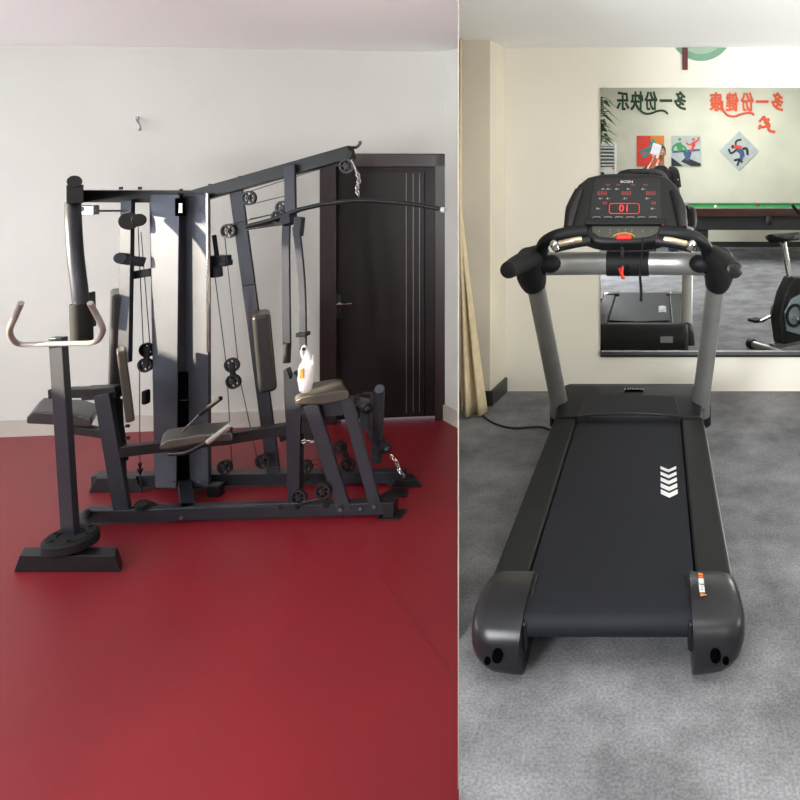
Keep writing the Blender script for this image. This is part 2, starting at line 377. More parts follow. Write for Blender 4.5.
# lettering on the rear wall (seen in the mirror); the wall faces +Y so its reader's left is +X
ry = -3.448
def rx(px): return (px-657)/52.5*1.0
def rz(py): return 1.6+(163-py)/52.5
def letters(txt, pxs, pyc, m, label, swash):
    root = empty('wall_lettering', (rx(pxs[len(pxs)//2]), ry, rz(pyc)), label, 'wall lettering')
    for ch, px in zip(txt, pxs):
        o = text_mesh(ch, .37, 'letter', m, (rx(px), ry+.004, rz(pyc)+.0), (-1, 0, 0), (0, 0, 1), root, depth=.004, bold=.0045, sx=.66)
        bm = bmesh.new()
        for du, dv in ((-.007, -.006), (.007, .006), (.007, -.006), (-.007, .006)):
            k0 = len(bm.verts); bm.from_mesh(o.data); bm.verts.ensure_lookup_table(); bmesh.ops.translate(bm, verts=bm.verts[k0:], vec=(du, (du+dv)*.01, dv))
        bm.to_mesh(o.data); bm.free()
    MB().tube([V((rx(a), ry+.004, rz(b_))) for a, b_ in swash], .022, 6).build('swash', m, root)
letters('多一份快乐', (680, 666, 651, 637, 623), 102.5, 'dgreen', 'dark green Chinese lettering high on the rear wall, seen in the mirror', [(637, 106), (640, 110), (645, 113.5), (651, 113.5), (658, 111), (664, 111), (668, 114)])
letters('多一份健康', (777, 762, 747, 732, 716), 103.5, 'coral', 'orange red Chinese lettering high on the rear wall, seen in the mirror', [(722, 101), (722.5, 109), (727, 115), (734, 116.5), (742, 114), (750, 113), (754, 115)])
# running figure sticker
def flat_figure(o, u, v, segs, head, y, name, m, parent=None):
    mb = MB()
    for pts, r in segs: mb.tube([V((o[0]+u*a, y, o[1]+v*b_)) for a, b_ in pts], r, 8, ry=None)
    mb.sphere((o[0]+u*head[0], y, o[1]+v*head[1]), head[2], 10, 8, (1, .3, 1))
    for i, p in enumerate(mb.v): p.y = y+(p.y-y)*.12
    return mb.build(name, m, parent)
o = flat_figure((rx(765), rz(125)), .0145, .0145, [([(-8, 4), (-4, 8), (0, 5)], .022), ([(0, 5), (3, 1), (4, -3)], [.04, .05]), ([(0, 6), (4, 8), (5, 5)], .018), ([(4, -3), (1, -2), (-4, -3), (-7, -1), (-8, -6)], .024), ([(4, -3), (5, -7), (10, -9), (13, -9)], .026)], (-2, 9, .045), ry+.006, 'wall_sticker_runner', 'coral')
tag(o, 'orange red running figure sticker on the rear wall below the orange lettering', 'sticker')
# posters
def poster(pxc, pyc, w_, h, m, label, rot=0):
    c = V((rx(pxc), ry+.008, rz(pyc))); root = empty('sports_poster', c, label, 'poster')
    Rm = Matrix.Rotation(rot, 3, 'Y'); MB().box(c, (w_, .014, h), Rm).build('poster_board', m, root)
    return root, c
root, c = poster(650.5, 151, .52, .58, 'p_red', 'red poster with a teal figure on the rear wall, behind the man')
MB().prism([(0, 0), (.26, 0), (.26, .29), (0, .29)], c+V((0, .008, 0)), (1, 0, 0), (0, 0, 1), (0, .003, 0)).build('orange_patch', 'p_or', root)
flat_figure((c.x, c.z+.02), .02, .02, [([(-10, -3), (-5, 0), (0, 2)], .03), ([(0, 2), (4, 6), (2, 10)], .025), ([(0, 2), (4, -2), (9, 1)], .04), ([(-2, 0), (-4, -5), (-8, -6)], .03)], (1, 6, .04), c.y+.012, 'poster_figure', 'p_teal', root)
root, c = poster(686, 151, .56, .58, 'p_grey', 'table tennis poster on the rear wall, right of the red poster')
MB().prism([(-.28, -.29), (-.05, -.29), (-.28, -.12)], c+V((0, .008, 0)), (1, 0, 0), (0, 0, 1), (0, .003, 0)).build('dark_corner', 'p_dark', root)
MB().prism([(.0, -.12), (.28, -.24), (.28, -.29), (.10, -.29), (-.1, -.2)], c+V((0, .008, 0)), (1, 0, 0), (0, 0, 1), (0, .003, 0)).build('dark_floor_band', 'p_dark', root)
MB().prism([(-.26, .0), (.26, .04), (.26, -.0), (-.26, -.04)], c+V((0, .008, 0)), (1, 0, 0), (0, 0, 1), (0, .004, 0)).prism([(-.06, -.02), (.12, 0), (.06, -.18), (.0, -.18)], c+V((0, .008, 0)), (1, 0, 0), (0, 0, 1), (0, .004, 0)).build('table_shape', 'p_blue', root)
flat_figure((c.x-.14, c.z+.06), .02, .02, [([(0, 5), (1, 0), (2, -3)], .05), ([(-1, 4), (-5, 1), (-6, -3)], .02), ([(2, 3), (6, 0), (8, -4)], .02)], (1, 8, .03), c.y+.014, 'green_player', 'p_green', root)
flat_figure((c.x+.14, c.z+.08), .02, .02, [([(0, 4), (0, 0)], .035), ([(0, 4), (-4, 2), (-7, 4)], .015), ([(0, 4), (4, 6), (5, 9)], .015), ([(0, 0), (-3, -5)], .02)], (0, 7, .025), c.y+.014, 'red_player', 'p_red', root)
root, c = poster(739, 151, .53, .53, 'p_grey', 'diamond hung grey poster with wrestling figures on the rear wall', math.pi/4)
flat_figure((c.x, c.z), .02, .02, [([(-10, 2), (-8, -2), (-4, 0), (-1, 3)], .02), ([(-3, 3), (-3, 9), (2, 11)], .018), ([(3, 2), (7, 2), (8, -4)], .025), ([(-5, -9), (0, -8), (3, -11)], .022), ([(0, -9), (-2, -14)], .02)], (-6, 4, .035), c.y+.012, 'poster_figure', 'p_dark', root)
flat_figure((c.x, c.z), .02, .02, [([(-2, 2), (2, -1), (3, -6)], [.05, .045])], (2, -7, .035), c.y+.013, 'blue_shape', 'p_blue', root)
flat_figure((c.x, c.z), .02, .02, [([(-4, 4), (2, 3)], .035)], (-4, 4, .03), c.y+.016, 'red_shape', 'p_red', root)

# ------------------------------------------------------------------ curtain
mb = MB(); rows = 40; cols = 40; vs = []
for i in range(rows+1):
    t = i/rows; z = 2.38*(1-t)+.015*t
    wd = .006+.16*max(0, (t-.45)/.55)**1.1
    for j in range(cols+1):
        s_ = j/cols; y = 4.30+.14*s_*.3
        x = SL*y+.006+s_*wd; yy = y+.035*math.sin(s_*13+.6*t)*(.25+t*.8)
        vs.append(V((x, yy, z)))
n1 = cols+1
mb.add(vs, [(i*n1+j, i*n1+j+1, (i+1)*n1+j+1, (i+1)*n1+j) for i in range(rows) for j in range(cols)])
o = mb.build('curtain', 'curtain'); o.modifiers.new('solid', 'SOLIDIFY').thickness = .004
tag(o, 'tan curtain hanging in front of the pillar, flaring at the hem', 'curtain')

# ------------------------------------------------------------------ multi-station gym
def F(px, py, dy=0): return P(px, py, 3.957+(px-85)/310*.113+dy)
def K(px, py, dy=0): return P(px, py, 4.40+(px-90)/320*.07+dy)
gym = empty('multi_gym', (-2.9, 4.2, LF), 'large black multi-station gym with weight tower and cables on the red floor', 'gym machine')
def G(mb, name, m='gym_paint', bevel=.004, parent=None): return mb.build(name, m, parent or gym, bevel=bevel)
zb = LF+.055
def fl(px, Y, z=zb): return V(((px-657)/686*Y, Y, z))
# floor frame
G(MB().bar(fl(85, 3.99), fl(385, 4.09), .07, .07), 'base_beam')
G(MB().bar(fl(385, 4.09, LF+.05), fl(396, 4.095, LF+.05), .09, .09), 'end_cap', 'plastic')
G(MB().prism([(-.07, -.06), (.07, -.06), (.07, .06), (-.07, .06)], fl(392, 4.09, LF), (1, 0, 0), (0, 1, 0), (0, 0, .008)), 'foot_plate', 'gym_dark')
G(MB().bar(fl(95, 4.43), fl(405, 4.49), .07, .075), 'base_beam')
G(MB().prism([(0, 0), (.34, 0), (.30, .09), (.05, .09)], V((-3.62, 4.37, LF)), (1, 0, 0), (0, 0, 1), (-.08, .11, 0)), 'foot_beam', 'gym_dark')
G(MB().prism([(0, 0), (.22, 0), (.18, .05), (.05, .05)], V((-1.74, 4.44, LF)), (1, 0, 0), (0, 0, 1), (-.05, .09, 0)), 'foot_beam', 'gym_dark')
G(MB().prism([(-.09, -.05), (.09, -.05), (.06, .05), (-.04, .05)], V((-1.66, 4.36, LF)), (1, 0, 0), (0, 1, 0), (0, 0, .012)), 'foot_plate', 'gym_dark')
G(MB().bar(fl(188, 4.02), fl(184, 4.40), .07, .07), 'cross_beam')
G(MB().bar(fl(210, 4.33, LF+.04), fl(222, 4.33, LF+.04), .06, .07), 'beam_stub', 'gym_dark')
# front foot with disc and lever post
ft = V(((70-657)/686*3.56, 3.56, LF))
G(MB().prism([(-.275, 0), (.275, 0), (.245, .085), (-.245, .085)], ft+V((.02, -.04, 0)), (1, 0, .0), (0, 0, 1), (-.05, .08, 0)), 'foot_beam', 'gym_dark')
d = MB(); dcn = V(((71-657)/686*3.6, 3.6, LF+.12))
d.tube([dcn+V((0, 0, -.03)), dcn+V((0, 0, -.022)), dcn+V((0, 0, .022)), dcn+V((0, 0, .03))], [.105, .12, .12, .105], 40, smooth=False)
d.ring(dcn+V((0, 0, .031)), (0, 0, 1), (.104), .06, .008, 40)
for k in range(6):
    a = k*math.pi/3; d.cyl(dcn+V((.083*math.cos(a), .083*math.sin(a), .03)), dcn+V((.083*math.cos(a), .083*math.sin(a), .042)), .01, seg=8)
G(d, 'pivot_disc', 'rubber', bevel=.002)
G(MB().bar(P(71, 541, 3.62), P(58, 337, 3.62), .088, .035, up=(.2, 1, 0)), 'lever_post')
G(MB().tube([fl(86, 3.98, LF+.06), fl(84, 3.9, LF+.10), fl(80, 3.8, LF+.12), dcn+V((.03, .05, 0))], .03, 10), 'link_bracket')
hb = MB(); Yh = 3.58
hb.tube([P(a, b_, Yh-dy) for a, b_, dy in ((21, 303, .22), (15, 317, .16), (10.5, 327, .12), (10, 334, .08), (14, 341, .04), (22, 344.5, 0), (45, 344, 0), (70, 343.5, 0), (90, 343, 0), (98, 340, .04), (102.5, 332, .08), (102, 326, .12), (96, 314, .16), (90, 303, .22))], .0135, 12, n=5)
G(hb, 'handlebar', 'satin', bevel=0)
# left station: seat, uprights
G(MB().bar(F(52, 393, .15), F(118, 391, .1), .055, .055), 'seat_tube', 'gym_dark')
G(MB().bar(F(86, 393, .13), F(120, 391, .1), .07, .07), 'sleeve', 'gym_dark')
G(MB().bar(F(103, 394, .05), F(124, 516, .02), .08, .04, up=(-.2, 1, 0)), 'upright')
G(MB().bar(F(113, 396, .18), F(122, 462, .18), .05, .05, up=(0, 1, 0)), 'adjuster_tube', 'gym_dark')
for y in (402, 414, 426, 438, 450):
    G(MB().cyl(F(126-0, y, .15), F(129, y, .15), .010, seg=8), 'adjuster_tooth', 'gym_dark', 0)
sp = MB(); c = F(64, 413, .28)
sp.prism([(-.19, -.03), (-.19, .01), (-.15, .045), (.10, .03), (.2, -.0), (.205, -.035), (.19, -.05)], c+V((.05, -.10, 0)), (1, 0, 0), (0, 0, 1), VD*.30)
G(sp, 'seat_pad', 'pad', bevel=.02)
G(MB().bar(F(62, 427, .28), F(106, 433, .2), .05, .05), 'seat_support', 'gym_dark')
bp = MB(); bp.bar(P(115, 393, 4.40), P(117.5, 291, 4.40), .065, .26, up=(-.85, 1, 0)); G(bp, 'backrest_pad', 'pad', bevel=.02)
bp = MB(); bp.bar(P(130, 419, 4.1), P(121, 349, 4.1), .045, .2, up=(-.82, 1, 0)); G(bp, 'lumbar_pad', 'pad_brown', bevel=.012)
G(MB().bar(P(128, 200, 4.36), P(125, 362, 4.30), .078, .03, up=(.12, 1, 0)), 'front_upright')
G(MB().bar(P(116, 400, 4.38), P(121, 486, 4.42), .05, .05, up=(0, 1, 0)), 'rear_upright', 'gym_dark')
# top frame
G(MB().bar(P(80, 196, 4.42), P(196, 196.5, 4.42), .075, .078), 'top_beam', 'gym_dark')
G(MB().bar(P(75.5, 194, 4.46), P(75, 194, 4.06), .078, .11).cyl(P(74.5, 181.5, 4.2), P(74.5, 181.5, 4.05), .036), 'pivot_block', 'plastic')
G(MB().bar(P(183, 200, 4.42), P(352, 152, 4.30), .07, .082), 'top_beam', 'gym_dark')
for px, py in ((121, 188), (140, 188), (181, 190), (210, 185), (240, 177)):
    G(MB().cyl(P(px, py+1.5, 4.40), P(px, py-1.2, 4.40), .011, seg=8), 'bolt', 'gym_dark', 0)
# pec arm
G(MB().tube([P(73, 204, 4.12), P(73.5, 225, 4.04), P(75.5, 255, 3.98), P(79, 285, 3.96), P(81, 303, 3.96)], .040, 16), 'press_arm', 'gym_paint', 0)
G(MB().cyl(P(81, 303, 3.96), P(82, 341, 3.96), .053), 'arm_sleeve', 'rubber', .006)
G(MB().bar(P(91, 292, 4.24), P(92, 327, 4.24), .018, .05, up=(0, 1, 0)), 'arm_bracket', 'gym_dark')
G(MB().box(P(90, 210, 4.3), (.085, .05, .06)).box(P(81, 209, 4.28), (.04, .03, .03)), 'cable_clamp', 'chrome', .006)
G(MB().cyl(P(95, 211, 4.3), P(126, 211, 4.34), .007, seg=8), 'rod_and_glint', 'chrome', 0)
G(MB().cyl(P(129, 221, 4.30), P(129, 221, 4.40), .055).cyl(P(139, 220, 4.32), P(139, 220, 4.4), .04), 'cam_plate', 'gym_dark')
G(MB().bar(P(120, 259, 4.3), P(144, 262, 4.4), .05, .06).cyl(P(120, 258, 4.28), P(120, 258, 4.40), .034), 'cam_bracket', 'gym_paint')
G(MB().bar(P(122, 277, 4.38), P(152, 272, 4.4), .04, .05), 'brace', 'gym_dark')
# weight tower: two shroud panels, slot and gap between them blacked in
tw = MB()
tY = 4.38
def colm(px0, px1, px0b, px1b, y0, y1, Yf, dep, skew):
    a, b_, c_, d_ = P(px0, y0, Yf+.05), P(px1, y0, Yf+skew), P(px0b, y1, Yf+.05), P(px1b, y1, Yf+skew)
    back = V((-.75*dep, dep, 0))
    return MB().add([c_, d_, d_+back, c_+back, a, b_, b_+back, a+back], [(3, 2, 1, 0), (4, 5, 6, 7), (0, 1, 5, 4), (1, 2, 6, 5), (2, 3, 7, 6), (3, 0, 4, 7)])
G(colm(149.5, 180, 155, 177, 194, 489, 4.31, .26, .0), 'tower_panel', 'shroud', .012)
G(colm(183, 209, 190, 209, 194, 489, 4.31, .26, .0), 'tower_panel', 'shroud', .012)
G(MB().bar(P(181.5, 196, 4.47), P(182.5, 484, 4.47), .10, .10, up=(-.7, 1, 0)), 'tower_core', 'shroud', .004)
G(MB().bar(P(180, 198, 4.29), P(180, 216, 4.29), .058, .012, up=(0, 1, 0)), 'tower_slot', 'hole')
G(MB().bar(P(183, 372, 4.36), P(183, 486, 4.36), .07, .03, up=(0, 1, 0)), 'gap_shade', 'hole')  # black strip, the shade of the gap painted in
G(MB().box(P(181, 208, 4.282), (.022, .01, .06)), 'pin_plate', 'chrome', .002)
G(MB().box(P(184, 400, 4.335), (.045, .01, .008)), 'selector_pin', 'chrome', .002)
G(MB().box(P(146, 397, 4.42), (.03, .05, .09)), 'latch_knob', 'plastic', .01)
for px, py in ((174, 482), (199, 482)): G(MB().cyl(P(px, py, 4.30), P(px, py, 4.31), .008, seg=10), 'bolt', 'gym_paint', 0)
G(MB().bar(P(208.5, 197, 4.45), P(209.5, 480, 4.45), .02, .2, up=(-.66, 1, 0)), 'tower_side', 'shroud', .003)
G(MB().cyl(P(207.5, 193, 4.29), P(208.5, 352, 4.29), .010), 'rod_and_glint', 'chrome', 0)  # bright highlight along the tower edge, modelled as a chrome rod
# bracket and small lever beside the tower
G(MB().box(P(220, 258, 4.42), (.11, .07, .035)).box(P(220, 263, 4.42), (.12, .08, .035)).cyl(P(216, 266, 4.42), P(217, 277, 4.42), .035), 'weight_bracket', 'gym_paint')
G(MB().cyl(P(217, 256, 4.38), P(214, 235, 4.38), .013), 'short_grip', 'rubber', 0)
# right station uprights
G(MB().bar(P(235.5, 185, 4.42), P(249, 285, 4.42), .075, .03, up=(-.3, 1, 0)).bar(P(249, 285, 4.42), P(274, 473, 4.42), .075, .03, up=(-.3, 1, 0)), 'leaning_upright', 'gym_paint')
G(MB().bar(P(290, 165, 4.28), P(291, 218, 4.28), .067, .025, up=(0, 1, 0)), 'hanging_upright', 'gym_paint')
G(MB().bar(P(247, 227.5, 4.38), P(285, 222, 4.34), .04, .034), 'pulley_arm', 'gym_dark')
bp = MB(); bp.bar(P(268, 388, 4.34), P(261, 312, 4.34), .10, .26, up=(-.58, 1, 0)); G(bp, 'backrest_pad', 'pad', bevel=.025)
# lat bar, hook, chain
G(MB().tube([P(300, 209.5, 4.22), P(325, 204, 4.2), P(355, 200.5, 4.18), (P(385, 201.5, 4.18)), P(415, 204.5, 4.18), P(443, 209.5, 4.18)], .014, 10), 'lat_bar', 'gym_dark', 0)
G(MB().tube([P(247, 226.5, 4.30), P(275, 219, 4.26), P(300, 209.5, 4.22)], .015, 10), 'lat_bar', 'gym_dark', 0)
G(MB().cyl(P(441, 209.2, 4.18), P(445, 210.2, 4.18), .016, seg=12), 'bar_cap', 'white_print', 0)
G(MB().tube([P(349, 147, 4.28), P(353, 147.5, 4.27), P(357, 147, 4.26), P(360, 143.5, 4.26), P(360, 141, 4.26)], .009, 8), 'hook', 'gym_dark', 0)
def chain(pts, name, r=.016, m='chrome'):
    pts = smooth_pts(pts, 3)
    for i in range(len(pts)-1):
        a, b_ = pts[i], pts[i+1]; c = (a+b_)/2; d = (b_-a); L = d.length*.62+.006; x, y, dd = frame(d); s_ = x if i % 2 else y
        lp = [c+dd*math.cos(t)*L+s_*math.sin(t)*r*.6 for t in [k*math.pi/5 for k in range(11)]]
        G(MB().tube(lp, .0035, 6, smooth=False), name, m, 0)
chain([P(356.5, 171, 4.2), P(359, 180, 4.2), P(357, 189, 4.2), P(358.5, 196, 4.2)], 'chain_link')
G(MB().tube([P(351, 160, 4.2), P(354, 166, 4.2), P(356, 171, 4.2)], .006, 6), 'snap_hook', 'chrome', 0)
chain([P(391, 456, 4.35), P(397, 463, 4.34), P(399, 470, 4.33), P(404, 477, 4.33)], 'chain_link')
# press arms
G(MB().bar(P(287, 216, 4.24), P(288, 225, 4.22), .06, .05, up=(0, 1, 0)).bar(P(300, 217, 4.22), P(298, 236, 4.2), .045, .05, up=(0, 1, 0)), 'pivot_yoke', 'gym_paint')
pa = MB()
def arm(pts, w_, name, m):
    a = MB(); pts = smooth_pts(pts, 5); secs = []
    for i, p in enumerate(pts):
        d = (pts[min(i+1, len(pts)-1)]-pts[max(i-1, 0)]).normalized(); y = V((0, 1, 0)); x = d.cross(y).normalized(); y = y*.4
        secs.append([p+x*w_/2-y*.025, p-x*w_/2-y*.025, p-x*w_/2+y*.025, p+x*w_/2+y*.025])
    G(a.loft(secs), name, m, .004)
arm([P(286.5, 226, 4.22), P(286, 250, 4.2), P(286.5, 300, 4.18), P(287, 340, 4.16), P(287, 345, 4.16)], .045, 'press_arm', 'gym_paint')
arm([P(296, 226, 4.2), P(299, 250, 4.17), P(302, 285, 4.15), P(303, 320, 4.12), P(303, 350, 4.1)], .042, 'press_arm', 'gym_paint')
G(MB().cyl(P(287.5, 343, 4.14), P(286.5, 363, 4.12), .022), 'hand_grip', 'rubber', .004)
G(MB().bar(P(303, 332, 4.1), P(303, 336, 4.1), .06, .06, up=(0, 1, 0)), 'arm_collar', 'gym_dark')
G(MB().cyl(P(304, 349, 3.90), P(304, 349, 4.12), .010), 'arm_peg', 'plastic', 0)
# front mid: long tube, pad, handles
G(MB().bar(F(122, 451, .02), F(222, 439, .02), .05, .06), 'cross_tube', 'gym_dark')
G(MB().bar(F(222, 439, .02), F(322, 423, .04), .06, .062), 'cross_tube', 'gym_dark')
pd = MB(); c = F(196, 436, -.08)
pd.prism([(-.205, -.045), (-.205, -.02), (-.17, .008), (.02, .03), (.19, .035), (.21, .02), (.205, -.015), (.0, -.025), (-.15, -.045)], c+V((.04, -.06, 0)), (1, 0, .05), (0, 0, 1), VD*.20)
G(pd, 'arm_pad', 'pad_brown', bevel=.014)
G(MB().cyl(F(183, 431, -.1), F(201, 413, -.14), .007), 'lever_rod', 'chrome', 0)
G(MB().cyl(F(200, 414, -.14), F(221, 398, -.18), .013), 'lever_grip', 'rubber', .004)
G(MB().tube([F(170, 454, -.1), F(188, 452, -.14), F(206, 443, -.2), F(209, 441, -.2)], .012, 10), 'curl_bar', 'gym_dark', 0)
G(MB().cyl(F(208, 442, -.2), F(231, 424.5, -.26), .015), 'curl_bar_grip', 'satin', 0)
# vertical plate upright
pl = [(283, 370), (286, 369), (288, 374), (290, 379), (292, 379), (293, 372), (297, 377), (300, 384), (302, 393), (302, 405), (300, 428), (299, 512), (287, 512), (286, 430), (284, 400)]
o_ = F(290, 440, .0); k_ = o_.y/686
G(MB().prism([((a-290)*k_, -(b_-440)*k_) for a, b_ in pl], o_, (1, 0, 0), (0, 0, 1), (0, .05, 0)), 'plate_upright', 'gym_paint', .003)
# right seat on two slanted legs
st = MB(); c = F(327, 397, -.03)
st.prism([(-.16, -.03), (-.155, .0), (-.12, .02), (.10, .055), (.14, .055), (.155, .035), (.15, .0), (.0, -.03)], c+V((.0, -.05, 0)), (1, 0, 0), (0, 0, 1), VD*.26)
G(st, 'seat_pad', 'pad_brown', bevel=.014)
G(MB().bar(F(310, 410, .06), F(350, 405, .06), .08, .09), 'seat_support', 'gym_paint')
G(MB().bar(F(311, 404, -.02), F(345, 512, .0), .078, .03, up=(-.2, 1, 0)), 'slanted_leg')
G(MB().bar(F(346, 397, -.02), F(377, 510, .0), .066, .03, up=(-.2, 1, 0)), 'slanted_leg')
for a, b_ in ((311, 403), (345, 396), (374, 507), (360, 509), (181, 518), (340, 510)):
    G(MB().cyl(F(a, b_, -.05), F(a, b_, -.03), .010, seg=8), 'bolt', 'gym_paint', 0)
G(MB().bar(F(306, 402, .0), F(311, 440, .0), .05, .05, up=(0, 1, 0)), 'seat_bracket', 'gym_dark')
G(MB().bar(F(283, 437, .3), F(322, 424, .1), .05, .05), 'rear_link', 'gym_dark')
# leg extension with rollers
G(MB().bar(K(379, 389, -.15), K(377, 462, -.12), .06, .04, up=(0, 1, 0)).cyl(K(379.5, 389, -.18), K(379.5, 389, -.14), .03), 'leg_lever')
G(MB().bar(K(367, 393, -.1), K(366, 429, -.1), .06, .05, up=(0, 1, 0)), 'lever_bracket')
def roller(a, b_, r, name='foam_roller'):
    p, q = V(a), V(b_); G(MB().tube([p, p.lerp(q, .08), p.lerp(q, .92), q], [r*.85, r, r, r*.85], 20, smooth=False), name, 'rubber', .004)
    G(MB().sphere(q, r*.62, 12, 8), 'roller_cap', 'gym_paint', 0)
roller(K(357, 398, .1), K(368, 409, -.15), .035); roller(K(371, 433, .05), K(387, 449, -.2), .035)
roller(K(350, 401, .1), K(358, 405, -.02), .035)
# pulleys
def pulley(R=.046):
    mb = MB().ring((0, 0, 0), (0, 1, 0), R, R*.74, .022, 28).ring((0, 0, 0), (0, 1, 0), R*.36, R*.14, .026, 16)
    for k in range(6):
        a = k*math.pi/3; mb.bar((math.cos(a)*R*.3, 0, math.sin(a)*R*.3), (math.cos(a)*R*.78, 0, math.sin(a)*R*.78), .014, .008)
    return mb
pp = None
spots = [(249, 198, 4.34), (228.5, 231, 4.36), (279, 217, 4.27), (283, 208, 4.34), (232, 365, 4.38), (233.5, 381.5, 4.36), (147, 350, 4.40), (145.5, 365, 4.38),
         (225, 467, 4.34), (263, 461, 4.34), (305, 467, 4.30), (340, 447, 4.34), (348, 465, 4.32), (299, 497, 4.02), (323, 491, 4.0), (347, 166, 4.22)]
for i, s_ in enumerate(spots):
    loc = P(*s_)-world_loc(gym)
    if pp is None:
        pp = pulley().build('pulley', 'pulley', gym, origin=(0, 0, 0)); pp.location = loc
        ax = MB().cyl((0, -.018, 0), (0, .018, 0), .009, seg=10).build('axle', 'gym_paint', pp, origin=(0, 0, 0)); ax.location = (0, 0, 0)
    else:
        c = pp.copy(); COL.objects.link(c); c.parent = gym; c.location = loc
        a2 = ax.copy(); COL.objects.link(a2); a2.parent = c
for a, b_ in (((232, 362), (233.5, 384)), ((147, 346), (146, 367)), ((350, 150), (346, 168)), ((323, 491), (326, 508)), ((303, 474), (306, 482)), ((342, 447), (350, 466))):
    Y_ = 4.37 if a[1] < 400 and a[0] < 300 else (4.24 if a[1] < 200 else (4.03 if a[1] > 480 and a[0] == 323 else 4.35))
    G(MB().bar(P(*a, Y_), P(*b_, Y_), .035, .012, up=(0, 1, 0)), 'pulley_bracket', 'gym_dark')
# cables
def cab(pts, Y, name='cable', r=.0028):
    pts = [P(a, b_, Y) for a, b_ in pts]
    G(MB().tube(pts, r, 6, smooth=False), name, 'cable', 0)
cab([(215, 277), (226, 362)], 4.41); cab([(224, 231), (238, 362)], 4.36); cab([(227.5, 384), (232, 464)], 4.36); cab([(241, 384), (257, 458)], 4.36)
cab([(251, 191), (345, 161)], 4.28); cab([(252, 204), (285, 196)], 4.32); cab([(231, 224), (280, 213)], 4.33); cab([(250, 219), (283, 212)], 4.37)
cab([(138, 226), (143.5, 350)], 4.38); cab([(141, 232), (150, 345)], 4.42); cab([(139.5, 365), (140, 468)], 4.37); cab([(148, 365), (148, 350)], 4.37)
cab([(124, 512), (200, 507), (299, 503)], 3.98); cab([(303, 502), (325, 498)], 4.0); cab([(262, 467), (300, 468), (345, 458)], 4.33); cab([(309, 461), (340, 453)], 4.33)
cab([(140, 466), (141, 490)], 4.36, r=.004)
G(MB().cyl(P(140, 463, 4.36), P(140, 469, 4.36), .012, .004).cyl(P(140, 469, 4.36), P(140, 474, 4.36), .018, .006), 'cable_end', 'rubber', 0)
G(MB().tube([F(134, 509, .05), F(141, 504, .05), F(150, 506, .05), F(157, 508, .05)], [.02, .028, .02], 8).cyl(F(141, 509, .0), F(141, 505, .0), .03), 'cable_stop', 'rubber', 0)
chain([F(303, 442, -.02), F(308, 440, -.02), F(316, 441, -.02)], 'chain_link')
for px in (117, 132, 280, 297): G(MB().cyl(fl(px, 4.0, LF+.085), fl(px, 4.0, LF+.10), .011, seg=8), 'bolt', 'gym_dark', 0)

# ------------------------------------------------------------------ bag hanging from the press arm
bag = empty('plastic_bag', P(305, 385, 3.95), 'white plastic carrier bag hung on the arm peg of the gym', 'bag')
def bagsec(py, x0, x1, dep):
    a, b_ = P(x0, py, 3.92), P(x1, py, 3.92); c = (a+b_)/2; hw = (b_-a).length/2
    return [c+V((math.cos(t)*hw*(1+.10*math.sin(5*t+py)), math.sin(t)*dep, 0)) for t in [k*2*math.pi/20 for k in range(20)]]
MB().loft([bagsec(*a) for a in ((392, 302, 309, .02), (389, 300, 311, .04), (378, 299, 312.5, .05), (369, 298.5, 313.5, .04), (364, 300, 313.5, .02))]).build('bag_body', 'bag', bag)
MB().prism([(0, 0), (.075, 0), (.072, .06), (.06, .02), (.045, .075), (.03, .08), (.012, .03)], P(300, 365, 3.915), (1, 0, 0), (0, 0, 1), (0, .02, 0)).build('bag_neck', 'bag', bag, bevel=.004)
MB().tube([P(303, 358, 3.92), P(301.5, 352, 3.92), P(304, 346, 3.92), P(307, 352, 3.92), P(308, 360, 3.92)], .008, 8).build('bag_handle', 'bag', bag)
MB().prism([(0, 0), (.022, .005), (.018, .06), (.004, .05)], P(299.5, 379, 3.86), (1, 0, 0), (0, 0, 1), (0, .01, 0)).build('bag_print', 'bag_print', bag)

# wall hook
o = MB().box(P(134, 118, 5.33)+V((0, 0, 0)), (.02, .016, .03)).tube([P(133, 119, 5.30), P(135, 123, 5.28), P(136.5, 128, 5.28), P(136, 130, 5.27)], .009, 8).build('wall_hook', 'steel', None, origin=P(134, 122, 5.33))
tag(o, 'small metal hook on the pale wall above the gym', 'hook')
o.location.y += on_wall(134).y-5.33

# ------------------------------------------------------------------ treadmill
xc = -.153
tm = empty('treadmill', (xc, 3.1, 0), 'black treadmill with grey uprights and lit console on the grey carpet, facing the mirror', 'treadmill')
def T(mb, name, m='tm_black', bevel=.004, parent=None, **k): return mb.build(name, m, parent or tm, bevel=bevel, **k)
def X(u): return xc+u
for s_ in (-1, 1):
    pr = [(3.9, .03), (3.9, .215), (2.28, .205), (2.28, .05)]
    mb = MB(); mb.add([V((X(s_*u), y, z)) for u in (.285, .405) for y, z in pr], [(0, 1, 2, 3), (7, 6, 5, 4), (0, 4, 5, 1), (1, 5, 6, 2), (2, 6, 7, 3), (3, 7, 4, 0)])
    T(mb, 'side_rail', 'rail', .012)
    T(MB().bar(V((X(s_*.409), 3.75, .13)), V((X(s_*.409), 2.3, .12)), .012, .07), 'rail_trim', 'grey_metal', .002)
